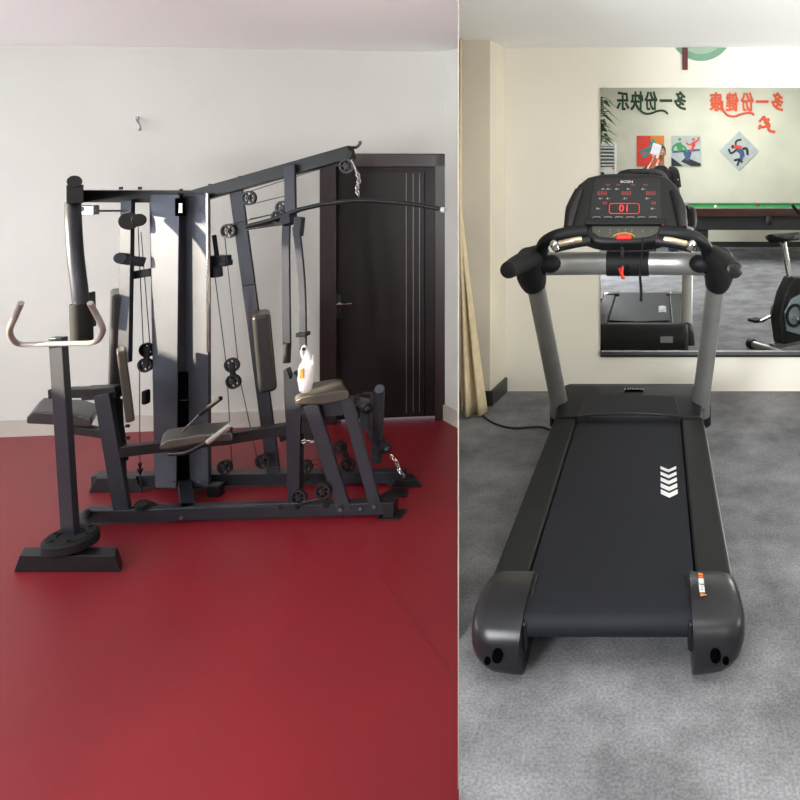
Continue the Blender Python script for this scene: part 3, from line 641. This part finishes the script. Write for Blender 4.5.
# belt with rounded rear
mb = MB(); prof = [(3.9, .20), (2.17, .196)]+[(2.16-.04*math.sin(t), .156+.04*math.cos(t)) for t in [k*math.pi/10 for k in range(1, 10)]]+[(2.17, .116), (3.9, .112)]
k = len(prof); mb.add([V((X(u), y, z)) for u in (-.278, .278) for y, z in prof], [tuple(range(k)), tuple(range(k, 2*k))[::-1]]+[(i, (i+1) % k, (i+1) % k+k, i+k) for i in range(k)])
belt = T(mb, 'belt', 'belt', 0)
cv = MB()
for i in range(5):
    y1 = 3.165-i*.056; h = .026+.003*i; wv = .036
    cv.prism([(-wv, 0), (0, -.035), (wv, 0), (wv, -h), (0, -.035-h), (-wv, -h)], V((X(.205), y1, .2002)), (1, 0, 0), (0, 1, 0), (0, 0, .0015))
T(cv, 'chevron_marks', 'white_print', 0, belt)
T(MB().box((X(0), 3.1, .075), (.56, 1.7, .05)), 'deck_frame', 'tm_black', .004)
# motor hood: profile loft along y
secs = []
for y, hw, z, zb_ in ((3.66, .405, .212, .12), (3.72, .405, .225, .10), (3.86, .408, .265, .05), (4.0, .408, .297, .04), (4.05, .400, .296, .035), (4.09, .39, .265, .035), (4.12, .375, .16, .035), (4.12, .36, .05, .035)):
    r = .03
    secs.append([V((X(a), y, b_)) for a, b_ in ((-hw, zb_), (-hw, z-r), (-hw+.012, z-.008), (-hw+.04, z), (hw-.04, z), (hw-.012, z-.008), (hw, z-r), (hw, zb_))])
# the belt mouth: hood front lip curves
T(MB().loft(secs[1:]), 'motor_hood', 'tm_black', .006)
lip = MB(); N = 16; a = []; b_ = []
for i in range(N+1):
    u = -.28+.56*i/N; yy = 3.70+.05*(1-(u/.28)**2); a.append((u, yy)); b_.append((u*.9, 3.86+.04*(1-(u/.28)**2)))
vs = [V((X(u), y, .236)) for u, y in a]+[V((X(u), y, .288)) for u, y in b_]+[V((X(u), y, .19)) for u, y in a]+[V((X(u), y, .2)) for u, y in b_]
n = N+1; fs = []
for i in range(N):
    fs += [(i, i+1, n+i+1, n+i), (2*n+i+1, 2*n+i, 3*n+i, 3*n+i+1), (i+1, i, 2*n+i, 2*n+i+1), (n+i, n+i+1, 3*n+i+1, 3*n+i)]
fs += [(0, n, 3*n, 2*n), (N, 2*n+N, 3*n+N, n+N)]
lip.add(vs, fs); T(lip, 'hood_lip', 'tm_cap', .004)
T(MB().prism([(-.055, 0), (.055, 0), (.05, .03), (-.05, .03)], V((X(.02), 3.94, .287)), (1, 0, 0), (0, 1, .2), (0, 0, .004)), 'badge', 'hole', .001)
text_mesh('B STRONG', .024, 'badge_lettering', 'label', (X(.02), 3.955, .297), (1, 0, 0), (0, 1, .25), tm, depth=.0005)
T(MB().box((X(.23), 4.121, .19), (.10, .004, .05)), 'rating_label', 'label', 0)
T(MB().cyl((X(.17), 4.115, .10), (X(.17), 4.126, .10), .009, seg=12), 'power_lamp', 'led', 0)
# rear end caps
for s_ in (-1, 1):
    secs = []
    for y, ui, uo, z0, z1 in ((2.335, .262, .414, .03, .211), (2.325, .262, .420, .012, .216), (2.25, .262, .430, .004, .216), (2.19, .262, .432, .0, .212), (2.15, .262, .428, .006, .203), (2.12, .262, .418, .018, .190), (2.10, .264, .402, .035, .172), (2.088, .266, .38, .055, .15), (2.082, .268, .35, .075, .13)):
        h = z1-z0; q_ = min(1, h/.2)
        pr = [(ui, z1), (uo-.05*q_, z1), (uo-.022*q_, z1-.008*q_), (uo-.006*q_, z1-.024*q_), (uo, z1-.05*q_), (uo, z0+.11*q_), (uo-.012*q_, z0+.07*q_), (uo-.04*q_, z0+.035*q_), (uo-.08*q_, z0+.012*q_), (ui+.02, z0), (ui, z0)]
        secs.append([V((X(s_*a), y, b_)) for a, b_ in pr])
    cap = T(MB().loft(secs), 'end_cap', 'tm_cap', 0)
    for u_, z_, r in ((.33, .108, .016), (.362, .088, .010)):
        yy = 2.088 if z_ > .1 else 2.098
        T(MB().tube([V((X(s_*u_), yy-.016, z_)), V((X(s_*u_), yy+.02, z_))], r, 14, smooth=False, ry=1.3), 'screw_hole', 'hole', 0, cap)
    T(MB().bar(V((X(s_*.258), 2.33, .165)), V((X(s_*.258), 2.12, .13)), .018, .10), 'inner_plate', 'tm_black', .008)
    if s_ > 0:
        zt = .2163
        mb = MB().prism([(0, 0), (.022, .008), (0, .016)], V((X(.292), 2.19, zt)), (1, 0, 0), (0, 1, 0), (0, 0, .001))
        mb.prism([(0, 0), (.015, 0), (.015, .012), (0, .012)], V((X(.292), 2.302, zt)), (1, 0, 0), (0, 1, 0), (0, 0, .001))
        mb.prism([(0, 0), (.015, 0), (.015, .006), (0, .006)], V((X(.292), 2.291, zt)), (1, 0, 0), (0, 1, 0), (0, 0, .001)); T(mb, 'sticker', 'orange', 0, cap)
        o = text_mesh('BODY', .024, 'sticker_lettering', 'white_print', (X(.300), 2.232, zt), (0, 1, 0), (-1, 0, 0), cap, depth=.0006, bold=.0008, sx=.62)
        o = text_mesh('1000', .024, 'sticker_lettering', 'white_print', (X(.300), 2.270, zt), (0, 1, 0), (-1, 0, 0), cap, depth=.0006, bold=.0008, sx=.62)
# uprights
for s_ in (-1, 1):
    base = V((X(s_*.395), 3.93, .16)); top = V((X(s_*.44), 3.34, 1.02))
    T(MB().tube([base, base.lerp(top, .12), base.lerp(top, .5), top], [.062, .05, .047, .045], 20, ry=.72, up=(0, 1, 0)), 'upright', 'grey_metal', 0)
    T(MB().tube([base+V((0, .02, -.06)), base+V((0, .0, .03)), base.lerp(top, .1)], [.07, .066, .05], 16, ry=.8), 'upright_foot', 'tm_black', 0)
    # joint shroud and horn grip
    j = V((X(s_*.452), 3.28, 1.10))
    T(MB().tube([V((X(s_*.44), 3.34, .99)), V((X(s_*.443), 3.33, 1.005)), V((X(s_*.450), 3.30, 1.06)), V((X(s_*.448), 3.26, 1.145)), V((X(s_*.440), 3.24, 1.175))], [.043, .058, .072, .070, .045], 20, ry=.9, up=(0, 1, 0)), 'joint_shroud', 'tm_black', 0)
    T(MB().tube([V((X(s_*.405), 3.30, 1.165)), V((X(s_*.43), 3.2, 1.160)), V((X(s_*.465), 3.05, 1.148)), V((X(s_*.485), 2.955, 1.140))], [.045, .05, .044, .038], 20), 'horn_grip', 'rubber', 0)
    T(MB().tube([V((X(s_*.485), 2.956, 1.140)), V((X(s_*.487), 2.945, 1.139)), V((X(s_*.488), 2.940, 1.139))], [.038, .036, .026], 20), 'grip_cap', 'tm_cap', 0)
    T(MB().sphere((X(s_*.375), 3.28, 1.12), .06, 16, 10, (1.2, .8, .85)), 'joint_cover', 'tm_black', 0)
    # handlebar from console to joint
    T(MB().tube([V((X(s_*.17), 3.13, 1.285)), V((X(s_*.27), 3.11, 1.278)), V((X(s_*.335), 3.12, 1.258)), V((X(s_*.375), 3.17, 1.22)), V((X(s_*.395), 3.24, 1.16))], [.030, .030, .026, .028, .032], 16), 'handlebar', 'tm_black', 0)
    hr = MB().tube([V((X(s_*.15), 3.10, 1.250)), V((X(s_*.22), 3.09, 1.240)), V((X(s_*.31), 3.10, 1.218))], .024, 16)
    hr = T(hr, 'sensor_bar', 'plastic', 0)
    T(MB().tube([V((X(s_*.185), 3.075, 1.258)), V((X(s_*.225), 3.068, 1.253)), V((X(s_*.285), 3.078, 1.238))], .014, 10), 'pulse_plate', 'sensor', 0, hr)
    T(MB().tube([V((X(s_*.298), 3.09, 1.212)), V((X(s_*.308), 3.085, 1.235)), V((X(s_*.318), 3.09, 1.245))], [.02, .022, .016], 12), 'pulse_ring', 'chrome', 0, hr)
# crossbar
T(MB().tube([V((X(-.38), 3.27, 1.12)), V((X(-.25), 3.33, 1.115)), V((X(0), 3.37, 1.112)), V((X(.25), 3.33, 1.115)), V((X(.38), 3.27, 1.12))], .047, 20, ry=.55, up=(0, 0, 1), n=8) if False else
  MB().tube([V((X(-.38), 3.27, 1.12)), V((X(-.25), 3.33, 1.112)), V((X(0), 3.37, 1.108)), V((X(.25), 3.33, 1.112)), V((X(.38), 3.27, 1.12))], [.032, .032], 20, n=8, ry=1.75), 'crossbar', 'grey_metal', 0)
T(MB().tube([V((X(-.095), 3.365, 1.108)), V((X(.115), 3.365, 1.108))], .038, 20, smooth=False, ry=1.65), 'crossbar_cover', 'tm_black', .004)
# console
cb = V((X(.0)+.008, 3.10, 1.215)); cu_ = V((1, 0, 0)); cvv = V((0, .235, .355)); cL = cvv.length; cvv.normalize(); cn = cu_.cross(cvv)  # cn points to the runner (-Y)
if cn.y > 0: cn = -cn
def out(poly, o=cb, th=.10, off=0):
    return MB().prism(poly, o+cn*off, cu_, cvv, -cn*th)
outer = [(-.15, .035), (-.19, .05), (-.275, .08), (-.29, .10), (-.285, .17), (-.265, .26), (-.235, .34), (-.19, .385), (-.12, .405), (0, .41), (.12, .405), (.19, .39), (.235, .345), (.265, .27), (.285, .17), (.29, .10), (.275, .08), (.19, .05), (.15, .035), (.1, .025), (-.1, .025)]
outer = [(a, b_) for a, b_ in outer]
con = T(out(outer, th=.09), 'console', 'console', .02, seg=4)
T(out([(-.18, .408), (-.1, .43), (.06, .432), (.16, .42), (.21, .395)], off=-.07, th=.05), 'console_hood', 'console', .006)
for s_ in (-1, 1):
    T(MB().tube([cb+cu_*s_*.262+cvv*.10+cn*.004, cb+cu_*s_*.252+cvv*.2+cn*.006, cb+cu_*s_*.225+cvv*.30+cn*.004], [.022, .03, .022], 14), 'side_pod', 'console', 0)
T(out([(-.17, .135), (.165, .135), (.158, .36), (.15, .37), (-.15, .37), (-.158, .36)], off=.004, th=.006), 'display_panel', 'display', .002, con)
T(MB().bar(cb+cu_*-.185+cvv*.128+cn*.014, cb+cu_*.185+cvv*.128+cn*.014, .035, .02, up=cn), 'rest_ledge', 'tm_black', .006, con)
half = [(-.155, .112), (.155, .112), (.15, .08), (.12, .058), (.05, .048), (-.05, .048), (-.12, .058), (-.15, .08)]
T(out(half, off=.004, th=.006), 'key_panel', 'display2', .002, con)
T(out([(-.04, .038), (.03, .038), (.027, .062), (-.037, .062)], off=.02, th=.02), 'stop_button', 'red_btn', .005, con)
ya = MB().tube([cb+cu_*a+cvv*b_+cn*.008 for a, b_ in ((-.055, .056), (-.035, .068), (-.005, .073), (.025, .068), (.045, .056))], .0025, 6); T(ya, 'button_arc', 'yellow', 0, con)
def ct(txt, a, b_, size, m, name='console_print', sx=1):
    return text_mesh(txt, size, name, m, cb+cu_*a+cvv*b_+cn*.0055, cu_, cvv, con, depth=.0003, sx=sx)
ct('BOSN', .0, .35, .018, 'white_print', 'brand_print', 1.3)
ct('01', -.008, .203, .052, 'led', 'speed_digits')
rr = []
for cx_, cy_, a0 in ((.05, .015, 0), (-.066, .015, 90), (-.066, -.015, 180), (.05, -.015, 270)):
    for k in range(5):
        a = math.radians(a0+k*22.5); rr.append(cb+cu_*(cx_+.012*math.cos(a))+cvv*(.203+cy_+.012*math.sin(a))+cn*.006)
rr.append(rr[0]); T(MB().tube(rr, .0014, 6, smooth=False), 'speed_frame', 'led', 0, con)
for txt, a in (('888', -.115), ('888', -.0), ('888', .115)): ct(txt, a, .285, .032, 'led_dim', 'small_digits')
for txt, a in (('88', -.11), ('88', .12)): ct(txt, a+.01, .232, .022, 'led_dim', 'small_digits')
for a in (-.09, -.04, .03, .09): ct('888', a, .333, .014, 'led_dim', 'small_digits')
for a, b_ in ((-.11, .31), (-.085, .31), (-.045, .31), (.01, .31), (.08, .31), (-.12, .258), (-.085, .258), (-.005, .258), (.10, .258), (-.13, .203), (.125, .203)): ct('▲▪', a, b_, .014, 'label')
for k in range(6):
    a = -.135+.052*k; T(MB().tube([cb+cu_*(a+x_)+cvv*(.15+y_)+cn*.006 for x_, y_ in ((-.02, 0), (-.014, .008), (.014, .008), (.02, 0))], .0018, 6, smooth=False), 'key_arc', 'label', 0, con)
for a, b_ in ((-.12, .085), (-.07, .092), (-.07, .075), (-.03, .092), (-.03, .08), (0, .092), (0, .08), (.03, .092), (.03, .08), (.08, .085), (.12, .085)): ct('▪', a, b_, .014, 'label')
for b_ in (.14, .108): T(MB().box(cb+cu_*.172+cvv*b_+cn*.02, (.012, .003, .004)), 'red_mark', 'led_dim', 0, con)
# safety key cord and clip
T(MB().cyl(P(622, 247, 3.12), P(622, 257, 3.12), .006, seg=8), 'key_stub', 'plastic', 0)
T(MB().tube([P(643, 238, 3.06), P(642, 252, 3.07), P(640, 272, 3.09), P(641, 290, 3.12), P(641, 301, 3.13)], [.004, .003, .007, .007], 8), 'safety_cord', 'plastic', 0)
clip = T(MB().bar(P(619.5, 268, 3.28), P(623.5, 279, 3.26), .016, .01).bar(P(623, 266, 3.27), P(622, 274, 3.27), .010, .01), 'safety_clip', 'red_btn', .002)

# power cable
o = MB().tube([V((-1.25, 4.42, .008)), V((-1.13, 4.36, .008)), V((-1.0, 4.2, .008)), V((-.86, 4.12, .008)), V((-.70, 4.14, .008)), V((-.575, 4.03, .008)), V((-.55, 4.0, .03))], .006, 8).build('power_cord', 'plastic', None, origin=(-.9, 4.2, 0))
tag(o, 'thin black power cord running across the carpet from the curtain to the treadmill', 'cord')

# ------------------------------------------------------------------ things seen in the mirror
# standing air conditioner
ac = empty('air_conditioner', (-.96, -3.2, 0), 'tall white standing air conditioner against the rear wall, seen in the mirror', 'air conditioner')
MB().box((-.96, -3.2, .99), (.42, .32, 1.98)).build('cabinet', 'ac', ac, bevel=.02)
MB().box((-.96, -3.035, 1.72), (.34, .012, .38)).build('outlet_recess', 'ac_dark', ac)
for k in range(6): MB().box((-.96, -3.02, 1.56+k*.064), (.33, .03, .022), Matrix.Rotation(.5, 3, 'X')).build('louvre', 'ac', ac, bevel=.003)
MB().box((-1.02, -3.035, 1.33), (.10, .01, .20)).build('control_panel', 'p_dark', ac); MB().box((-.80, -3.035, 1.50), (.05, .01, .03)).build('energy_sticker', 'orange', ac)
# plant
pl_ = empty('potted_plant', (-1.38, -2.4, 0), 'tall leafy potted plant in the rear corner beside the air conditioner', 'plant')
MB().tube([(-1.38, -2.4, 0), (-1.38, -2.4, .3), (-1.38, -2.4, .42)], [.15, .20, .22], 24).build('pot', 'pot', pl_); MB().cyl((-1.38, -2.4, .41), (-1.38, -2.4, .43), .19).build('soil', 'soil', pl_)
MB().tube([(-1.38, -2.4, .4), (-1.36, -2.4, 1.2), (-1.26, -2.42, 1.7), (-1.14, -2.45, 2.4)], [.035, .02], 10).build('trunk', 'stem', pl_)
lf = MB(); rnd = random.Random(4)
for k in range(120):
    base = V((-1.14, -2.45, 1.95+rnd.random()*.75)) + V((rnd.uniform(-.1, .1), rnd.uniform(-.1, .1), 0)); a = rnd.uniform(0, 6.28); L = rnd.uniform(.22, .42)
    d = V((math.cos(a), math.sin(a), rnd.uniform(-.1, .5))).normalized(); x, y, _ = frame(d); w_ = L*.2
    m1 = base+d*L*.5+V((0, 0, .02)); tip = base+d*L-V((0, 0, L*.35))
    tip.x = max(tip.x, -1.75); tip.y = max(tip.y, -2.85)
    lf.add([base, m1-x*w_, m1-V((0, 0, .012)), m1+x*w_, tip], [(0, 1, 2), (0, 2, 3), (1, 4, 2), (2, 4, 3)])
o = lf.build('foliage', 'leaf', pl_); o.modifiers.new('solid', 'SOLIDIFY').thickness = .002
# pool table
pt = empty('pool_table', (1.75, -2.1, 0), 'green felt pool table with dark wooden rails by the rear wall, seen in the mirror', 'pool table')
px0, px1, py0, py1 = .42, 3.15, -2.9, -1.35
MB().box(((px0+px1)/2, (py0+py1)/2, .82), (px1-px0-.1, py1-py0-.1, .04)).build('playing_bed', 'felt', pt)
for x0, x1, y0, y1 in ((px0, px1, py0, py0+.13), (px0, px1, py1-.13, py1), (px0, px0+.13, py0+.13, py1-.13), (px1-.13, px1, py0+.13, py1-.13)):
    MB().box(((x0+x1)/2, (y0+y1)/2, .81), (x1-x0, y1-y0, .13)).build('rail', 'wood', pt, bevel=.012)
for x0, x1, y0, y1 in ((px0+.13, px1-.13, py0+.13, py0+.17), (px0+.13, px1-.13, py1-.17, py1-.13), (px0+.13, px0+.17, py0+.17, py1-.17), (px1-.17, px1-.13, py0+.17, py1-.17)):
    MB().box(((x0+x1)/2, (y0+y1)/2, .86), (x1-x0, y1-y0, .035)).build('cushion', 'felt', pt, bevel=.008)
MB().box(((px0+px1)/2, (py0+py1)/2, .64), (px1-px0-.2, py1-py0-.2, .24)).build('apron', 'p_dark', pt, bevel=.02)
for x in (.75, 2.9):
    for y in (-2.65, -1.6): MB().tube([(x, y, 0), (x, y, .1), (x, y, .3), (x, y, .56)], [.07, .05, .08, .09], 16).build('leg', 'p_dark', pt)
for x in (px0+.1, (px0+px1)/2, px1-.1):
    for y in (py1-.07, py0+.07): MB().ring((x, y, .878), (0, 0, 1), .06, .045, .008).build('pocket_rim', 'steel', pt)
    MB().tube([(x, py1-.02, .74), (x, py1+.02, .66), (x, py1+.03, .60)], [.05, .055, .03], 12).build('pocket_net', 'rubber', pt)
for x, y, m, lb in ((.98, -1.9, 'ivory', 'white cue ball on the green pool table'), (1.78, -2.5, 'redball', 'orange red ball on the green pool table')):
    o = MB().sphere((x, y, .8695), .028).build('pool_ball', m, None, origin=(x, y, .84)); tag(o, lb, 'ball')
# exercise bike (local frame: long axis l, side axis s)
bk = empty('exercise_bike', (1.20, 3.72, 0), 'black and silver exercise bike seen at the right edge of the mirror', 'exercise bike')
ang = math.radians(35); bl = V((math.cos(ang), -math.sin(ang), 0)); bs = V((-math.sin(ang)*-1*-1, -math.cos(ang), 0)); bs = V((0, 0, 1)).cross(bl)
bc = V((1.20, 3.70, 0))
def Q(l, s_, z): return bc+bl*l+bs*s_+V((0, 0, z))
MB().cyl(Q(-.30, -.24, .04), Q(-.30, .24, .04), .03).build('rear_foot', 'steel', bk); MB().cyl(Q(.45, -.24, .04), Q(.45, .24, .04), .03).build('front_foot', 'steel', bk)
for l in (-.30, .45):
    for s_ in (-1, 1): MB().cyl(Q(l, s_*.22, .04), Q(l, s_*.27, .04), .042).build('foot_cap', 'plastic', bk)
MB().bar(Q(-.30, 0, .07), Q(.45, 0, .07), .06, .05).build('base_beam', 'steel', bk, bevel=.006)
MB().prism([(-.22, .08), (.30, .08), (.40, .22), (.38, .42), (.25, .55), (.08, .62), (-.10, .64), (-.2, .5), (-.26, .3)], bc-bs*.065, bl, (0, 0, 1), bs*.13).build('flywheel_housing', 'plastic', bk, bevel=.02)
for s_ in (-1, 1):
    MB().prism([(-.2, .2), (-.02, .14), (.1, .2), (.14, .4), (.02, .5), (-.14, .46), (-.22, .36)], bc+bs*s_*.062, bl, (0, 0, 1), bs*s_*.02).build('side_cover', 'bike_silver', bk, bevel=.008)
    MB().ring(Q(-.12, s_*.09, .32), bs, .10, .075, .012).build('cover_ring', 'plastic', bk)
    cr = MB().cyl(Q(-.12, s_*.07, .30), Q(-.12, s_*.13, .30), .02).bar(Q(-.12, s_*.12, .30), Q(-.12+s_*.17, s_*.14, .25), .03, .018).build('crank', 'chrome', bk)
    c = Q(-.12+s_*.17, s_*.20, .25); MB().bar(c-bl*.05, c+bl*.05, .10, .025).build('pedal', 'rubber', bk, bevel=.006)
MB().cyl(Q(-.08, 0, .60), Q(-.16, 0, .93), .025).build('seat_post', 'chrome', bk)
MB().loft([[Q(l+.0, math.cos(t)*w_, .97+math.sin(t)*.035) for t in [k*math.pi/6 for k in range(12)]] for l, w_ in ((-.30, .06), (-.27, .11), (-.18, .12), (-.08, .06), (.0, .03), (.03, .015))]).build('saddle', 'rubber', bk)
MB().tube([Q(.25, 0, .5), Q(.32, 0, .8), Q(.36, 0, 1.1)], .03, 12).build('front_post', 'bike_silver', bk)
MB().tube([Q(.2, -.24, 1.22), Q(.28, -.22, 1.14), Q(.36, -.1, 1.10), Q(.36, .1, 1.10), Q(.28, .22, 1.14), Q(.2, .24, 1.22)], .016, 10).build('handlebar', 'rubber', bk)
MB().box(Q(.36, 0, 1.18), (.16, .1, .1)).build('bike_console', 'plastic', bk, bevel=.02)

# ------------------------------------------------------------------ the man taking the picture
def skin(name, vs, es, rad, m, parent, sub=2, org=None):
    org = V(org) if org is not None else world_loc(parent)
    me = bpy.data.meshes.new(name); me.from_pydata([tuple(V(v)-org) for v in vs], es, []); me.materials.append(M[m])
    o = bpy.data.objects.new(name, me); COL.objects.link(o); o.parent = parent; o.location = org-world_loc(parent)
    md = o.modifiers.new('skin', 'SKIN'); md.use_smooth_shade = True
    for i, r in enumerate(rad):
        sv = me.skin_vertices[0].data[i]; sv.radius = r if isinstance(r, tuple) else (r, r); sv.use_root = (i == 0)
    s2 = o.modifiers.new('sub', 'SUBSURF'); s2.levels = sub; s2.render_levels = sub
    dg = bpy.context.evaluated_depsgraph_get(); dg.update()
    me2 = bpy.data.meshes.new_from_object(o.evaluated_get(dg)); o.modifiers.clear(); o.data = me2
    if not me2.materials: me2.materials.append(M[m])
    me2.polygons.foreach_set('use_smooth', [True]*len(me2.polygons))
    return o
mx_, my_ = .045, -.42
man = empty('person', (mx_, my_, 0), 'man in black polo shirt and blue jeans, holding up a white phone', 'person')
def H(x, y, z): return (mx_+x, my_+y, z)
body_v = [H(0, 0, .98), H(0, .0, 1.15), H(0, .01, 1.33), H(0, 0, 1.46), H(0, .01, 1.56), H(0, .03, 1.64),          # 0-5 pelvis .. neck/head base
          H(-.19, 0, 1.49), H(-.33, .10, 1.27), H(-.16, .27, 1.52), H(-.10, .30, 1.62),                               # 6-9 raised left arm
          H(.19, 0, 1.49), H(.25, -.02, 1.20), H(.27, .06, .95), H(.27, .09, .87),                                  # 10-13 hanging right arm
          H(-.10, 0, .92), H(-.12, .02, .52), H(-.13, -.02, .10), H(-.13, .08, .05),                                  # 14-17
          H(.10, 0, .92), H(.17, .02, .52), H(.20, -.02, .10), H(.21, .08, .05)]
body_e = [(0, 1), (1, 2), (2, 3), (3, 4), (4, 5), (3, 6), (6, 7), (7, 8), (8, 9), (3, 10), (10, 11), (11, 12), (12, 13), (0, 14), (14, 15), (15, 16), (16, 17), (0, 18), (18, 19), (19, 20), (20, 21)]
body_r = [(.15, .11), (.14, .105), (.16, .11), (.10, .07), (.052, .055), (.05, .05), (.05, .05), .043, .03, .026, (.05, .05), .043, .03, .026, .09, .062, .042, .035, .09, .062, .042, .035]
skin('body', body_v, body_e, body_r, 'skin', man)
# head
hc = V(H(0, .04, 1.745)); hd = MB(); secs = []
for i in range(15):
    t = i/14; z = -.125+.25*t
    prof_ = max(.05, math.sin(math.pi*min(1, max(0, (t*.93+.05))))**.55); jaw = .70+.30*min(1, t/.45)
    a = .076*prof_*jaw; b_ = .095*prof_*(.82+.18*min(1, t/.4))
    ring = []
    for k in range(24):
        th = 2*math.pi*k/24; x_ = a*math.cos(th); y_ = b_*math.sin(th)
        if math.sin(th) > .95 and .32 < t < .58: y_ += .022*(1-abs(t-.40)/.2 if abs(t-.4) < .2 else 0)+.006
        if math.sin(th) > .8 and .50 < t < .62 and abs(math.cos(th)) > .2: y_ -= .007
        if math.sin(th) > .85 and .18 < t < .26: y_ += .005
        ring.append(hc+V((x_, y_, z)))
    secs.append(ring)
head = hd.loft(secs).build('head', 'skin', man)
for s_ in (-1, 1):
    MB().sphere(hc+V((s_*.078, .0, .0)), .03, 10, 8, (.35, .6, 1)).build('ear', 'skin', head)
    MB().sphere(hc+V((s_*.03, .083, .02)), .012, 10, 8, (1.2, .6, .7)).build('eye', 'paper', head)
    MB().sphere(hc+V((s_*.03, .0905, .02)), .005, 8, 6).build('iris', 'hair', head)
MB().tube([hc+V((-.024, .083, -.058)), hc+V((0, .092, -.056)), hc+V((.024, .083, -.058))], .005, 8).build('mouth', 'maroon', head)
hv = MB(); hv.sphere(hc+V((0, -.014, .032)), .1, 20, 14, (.84, .99, 1.02)); 
for p in hv.v:
    q = p-hc
    if q.y > .03 and q.z < .075: p.y = hc.y+.03+(q.y-.03)*.2; 
    if q.z < -.03: p.z = hc.z-.03+(q.z+.03)*.3
hv.build('hair', 'hair', head)
# clothing
tor = MB(); secs = []
for z, a, b_ in ((.90, .165, .125), (.96, .17, .13), (1.1, .165, .125), (1.25, .18, .13), (1.38, .19, .128), (1.47, .175, .11), (1.525, .11, .085), (1.56, .07, .07)):
    secs.append([V(H(a*math.copysign(abs(math.cos(t))**.8, math.cos(t)), b_*math.copysign(abs(math.sin(t))**.8, math.sin(t))+.0, z)) for t in [k*2*math.pi/24 for k in range(24)]])
tor.loft(secs)
tor.tube([V(H(-.13, 0, 1.475)), V(H(-.20, .01, 1.47)), V(H(-.285, .065, 1.35))], [.075, .078, .068], 18)
tor.tube([V(H(.13, 0, 1.475)), V(H(.20, 0, 1.46)), V(H(.245, -.015, 1.24))], [.075, .078, .068], 18)
sh = tor.build('polo_shirt', 'shirt', man)
MB().box(H(.262, .05, 1.36), (.012, .05, .012)).build('sleeve_mark', 'paper', sh)
for s_, kx, fx in ((-1, -.12, -.13), (1, .17, .20)):
    MB().tube([V(H(s_*.085, 0, .97)), V(H(s_*.10, 0, .88)), V(H(kx, .02, .52)), V(H(fx, -.02, .12)), V(H(fx, -.02, .07))], [.105, .105, .078, .06, .062], 20).build('trouser_leg', 'jeans', man)
    MB().loft([[V(H(fx+math.cos(t)*w_, y, h/2+math.sin(t)*h/2)) for t in [k*math.pi/8 for k in range(16)]] for y, w_, h in ((-.09, .035, .08), (-.05, .045, .11), (.0, .045, .115), (.08, .052, .075), (.15, .045, .05), (.18, .02, .03))]).build('shoe', 'shoe', man)
MB().tube([V(H(.105*math.cos(t)*1.62, .118*math.sin(t), .955)) for t in [k*math.pi/12 for k in range(25)]], .018, 8, smooth=False).build('belt', 'shoe', man)
# hands
def hand(name, wrist, d, n, curl, thumb):
    d, n = V(d).normalized(), V(n).normalized(); n = (n-d*n.dot(d)).normalized(); s_ = d.cross(n)*thumb
    wv = V(wrist); vs = [wv+d*.045, wv-d*.01, wv+d*.085]; es = [(0, 1), (0, 2)]; rad = [(.036, .016), (.026, .022), (.034, .014)]
    for k, (off, L) in enumerate(((.028, .072), (.010, .082), (-.009, .076), (-.027, .058))):
        p = wv+d*.085+s_*off; c = p; dirc = d; i0 = len(vs); vs.append(c); rad.append(.0095); es.append((2, i0))
        for j in range(3):
            dirc = (dirc*math.cos(curl)+n*math.sin(curl)).normalized() if j else (dirc*math.cos(curl*.6)+n*math.sin(curl*.6)).normalized()
            c = c+dirc*L*(.45, .32, .23)[j]; vs.append(c); rad.append((.0088, .008, .0065)[j]); es.append((i0+j, i0+j+1))
    i0 = len(vs); p = wv+d*.03+s_*.03; vs += [p, p+(d*.5+s_*.7+n*.3).normalized()*.035, p+(d*.5+s_*.7+n*.3).normalized()*.035+(d*.8+s_*.15+n*.6).normalized()*.032]
    rad += [.014, .0105, .008]; es += [(0, i0), (i0, i0+1), (i0+1, i0+2)]
    return skin(name, vs, es, rad, 'skin', man, sub=1)
hand('hand', H(-.10, .30, 1.62), (.25, .1, 1), (.6, .8, 0), .5, -1)
hand('hand', H(.27, .09, .87), (0, .1, -1), (-1, .2, 0), .3, 1)
ph = MB().box((-.014, -.035, 1.79), (.125, .010, .16), Matrix.Rotation(.28, 3, 'Y')).build('smartphone', 'paper', None, origin=(-.014, -.035, 1.79), bevel=.004)
tag(ph, 'white phone held up in front of the man\'s face', 'phone')
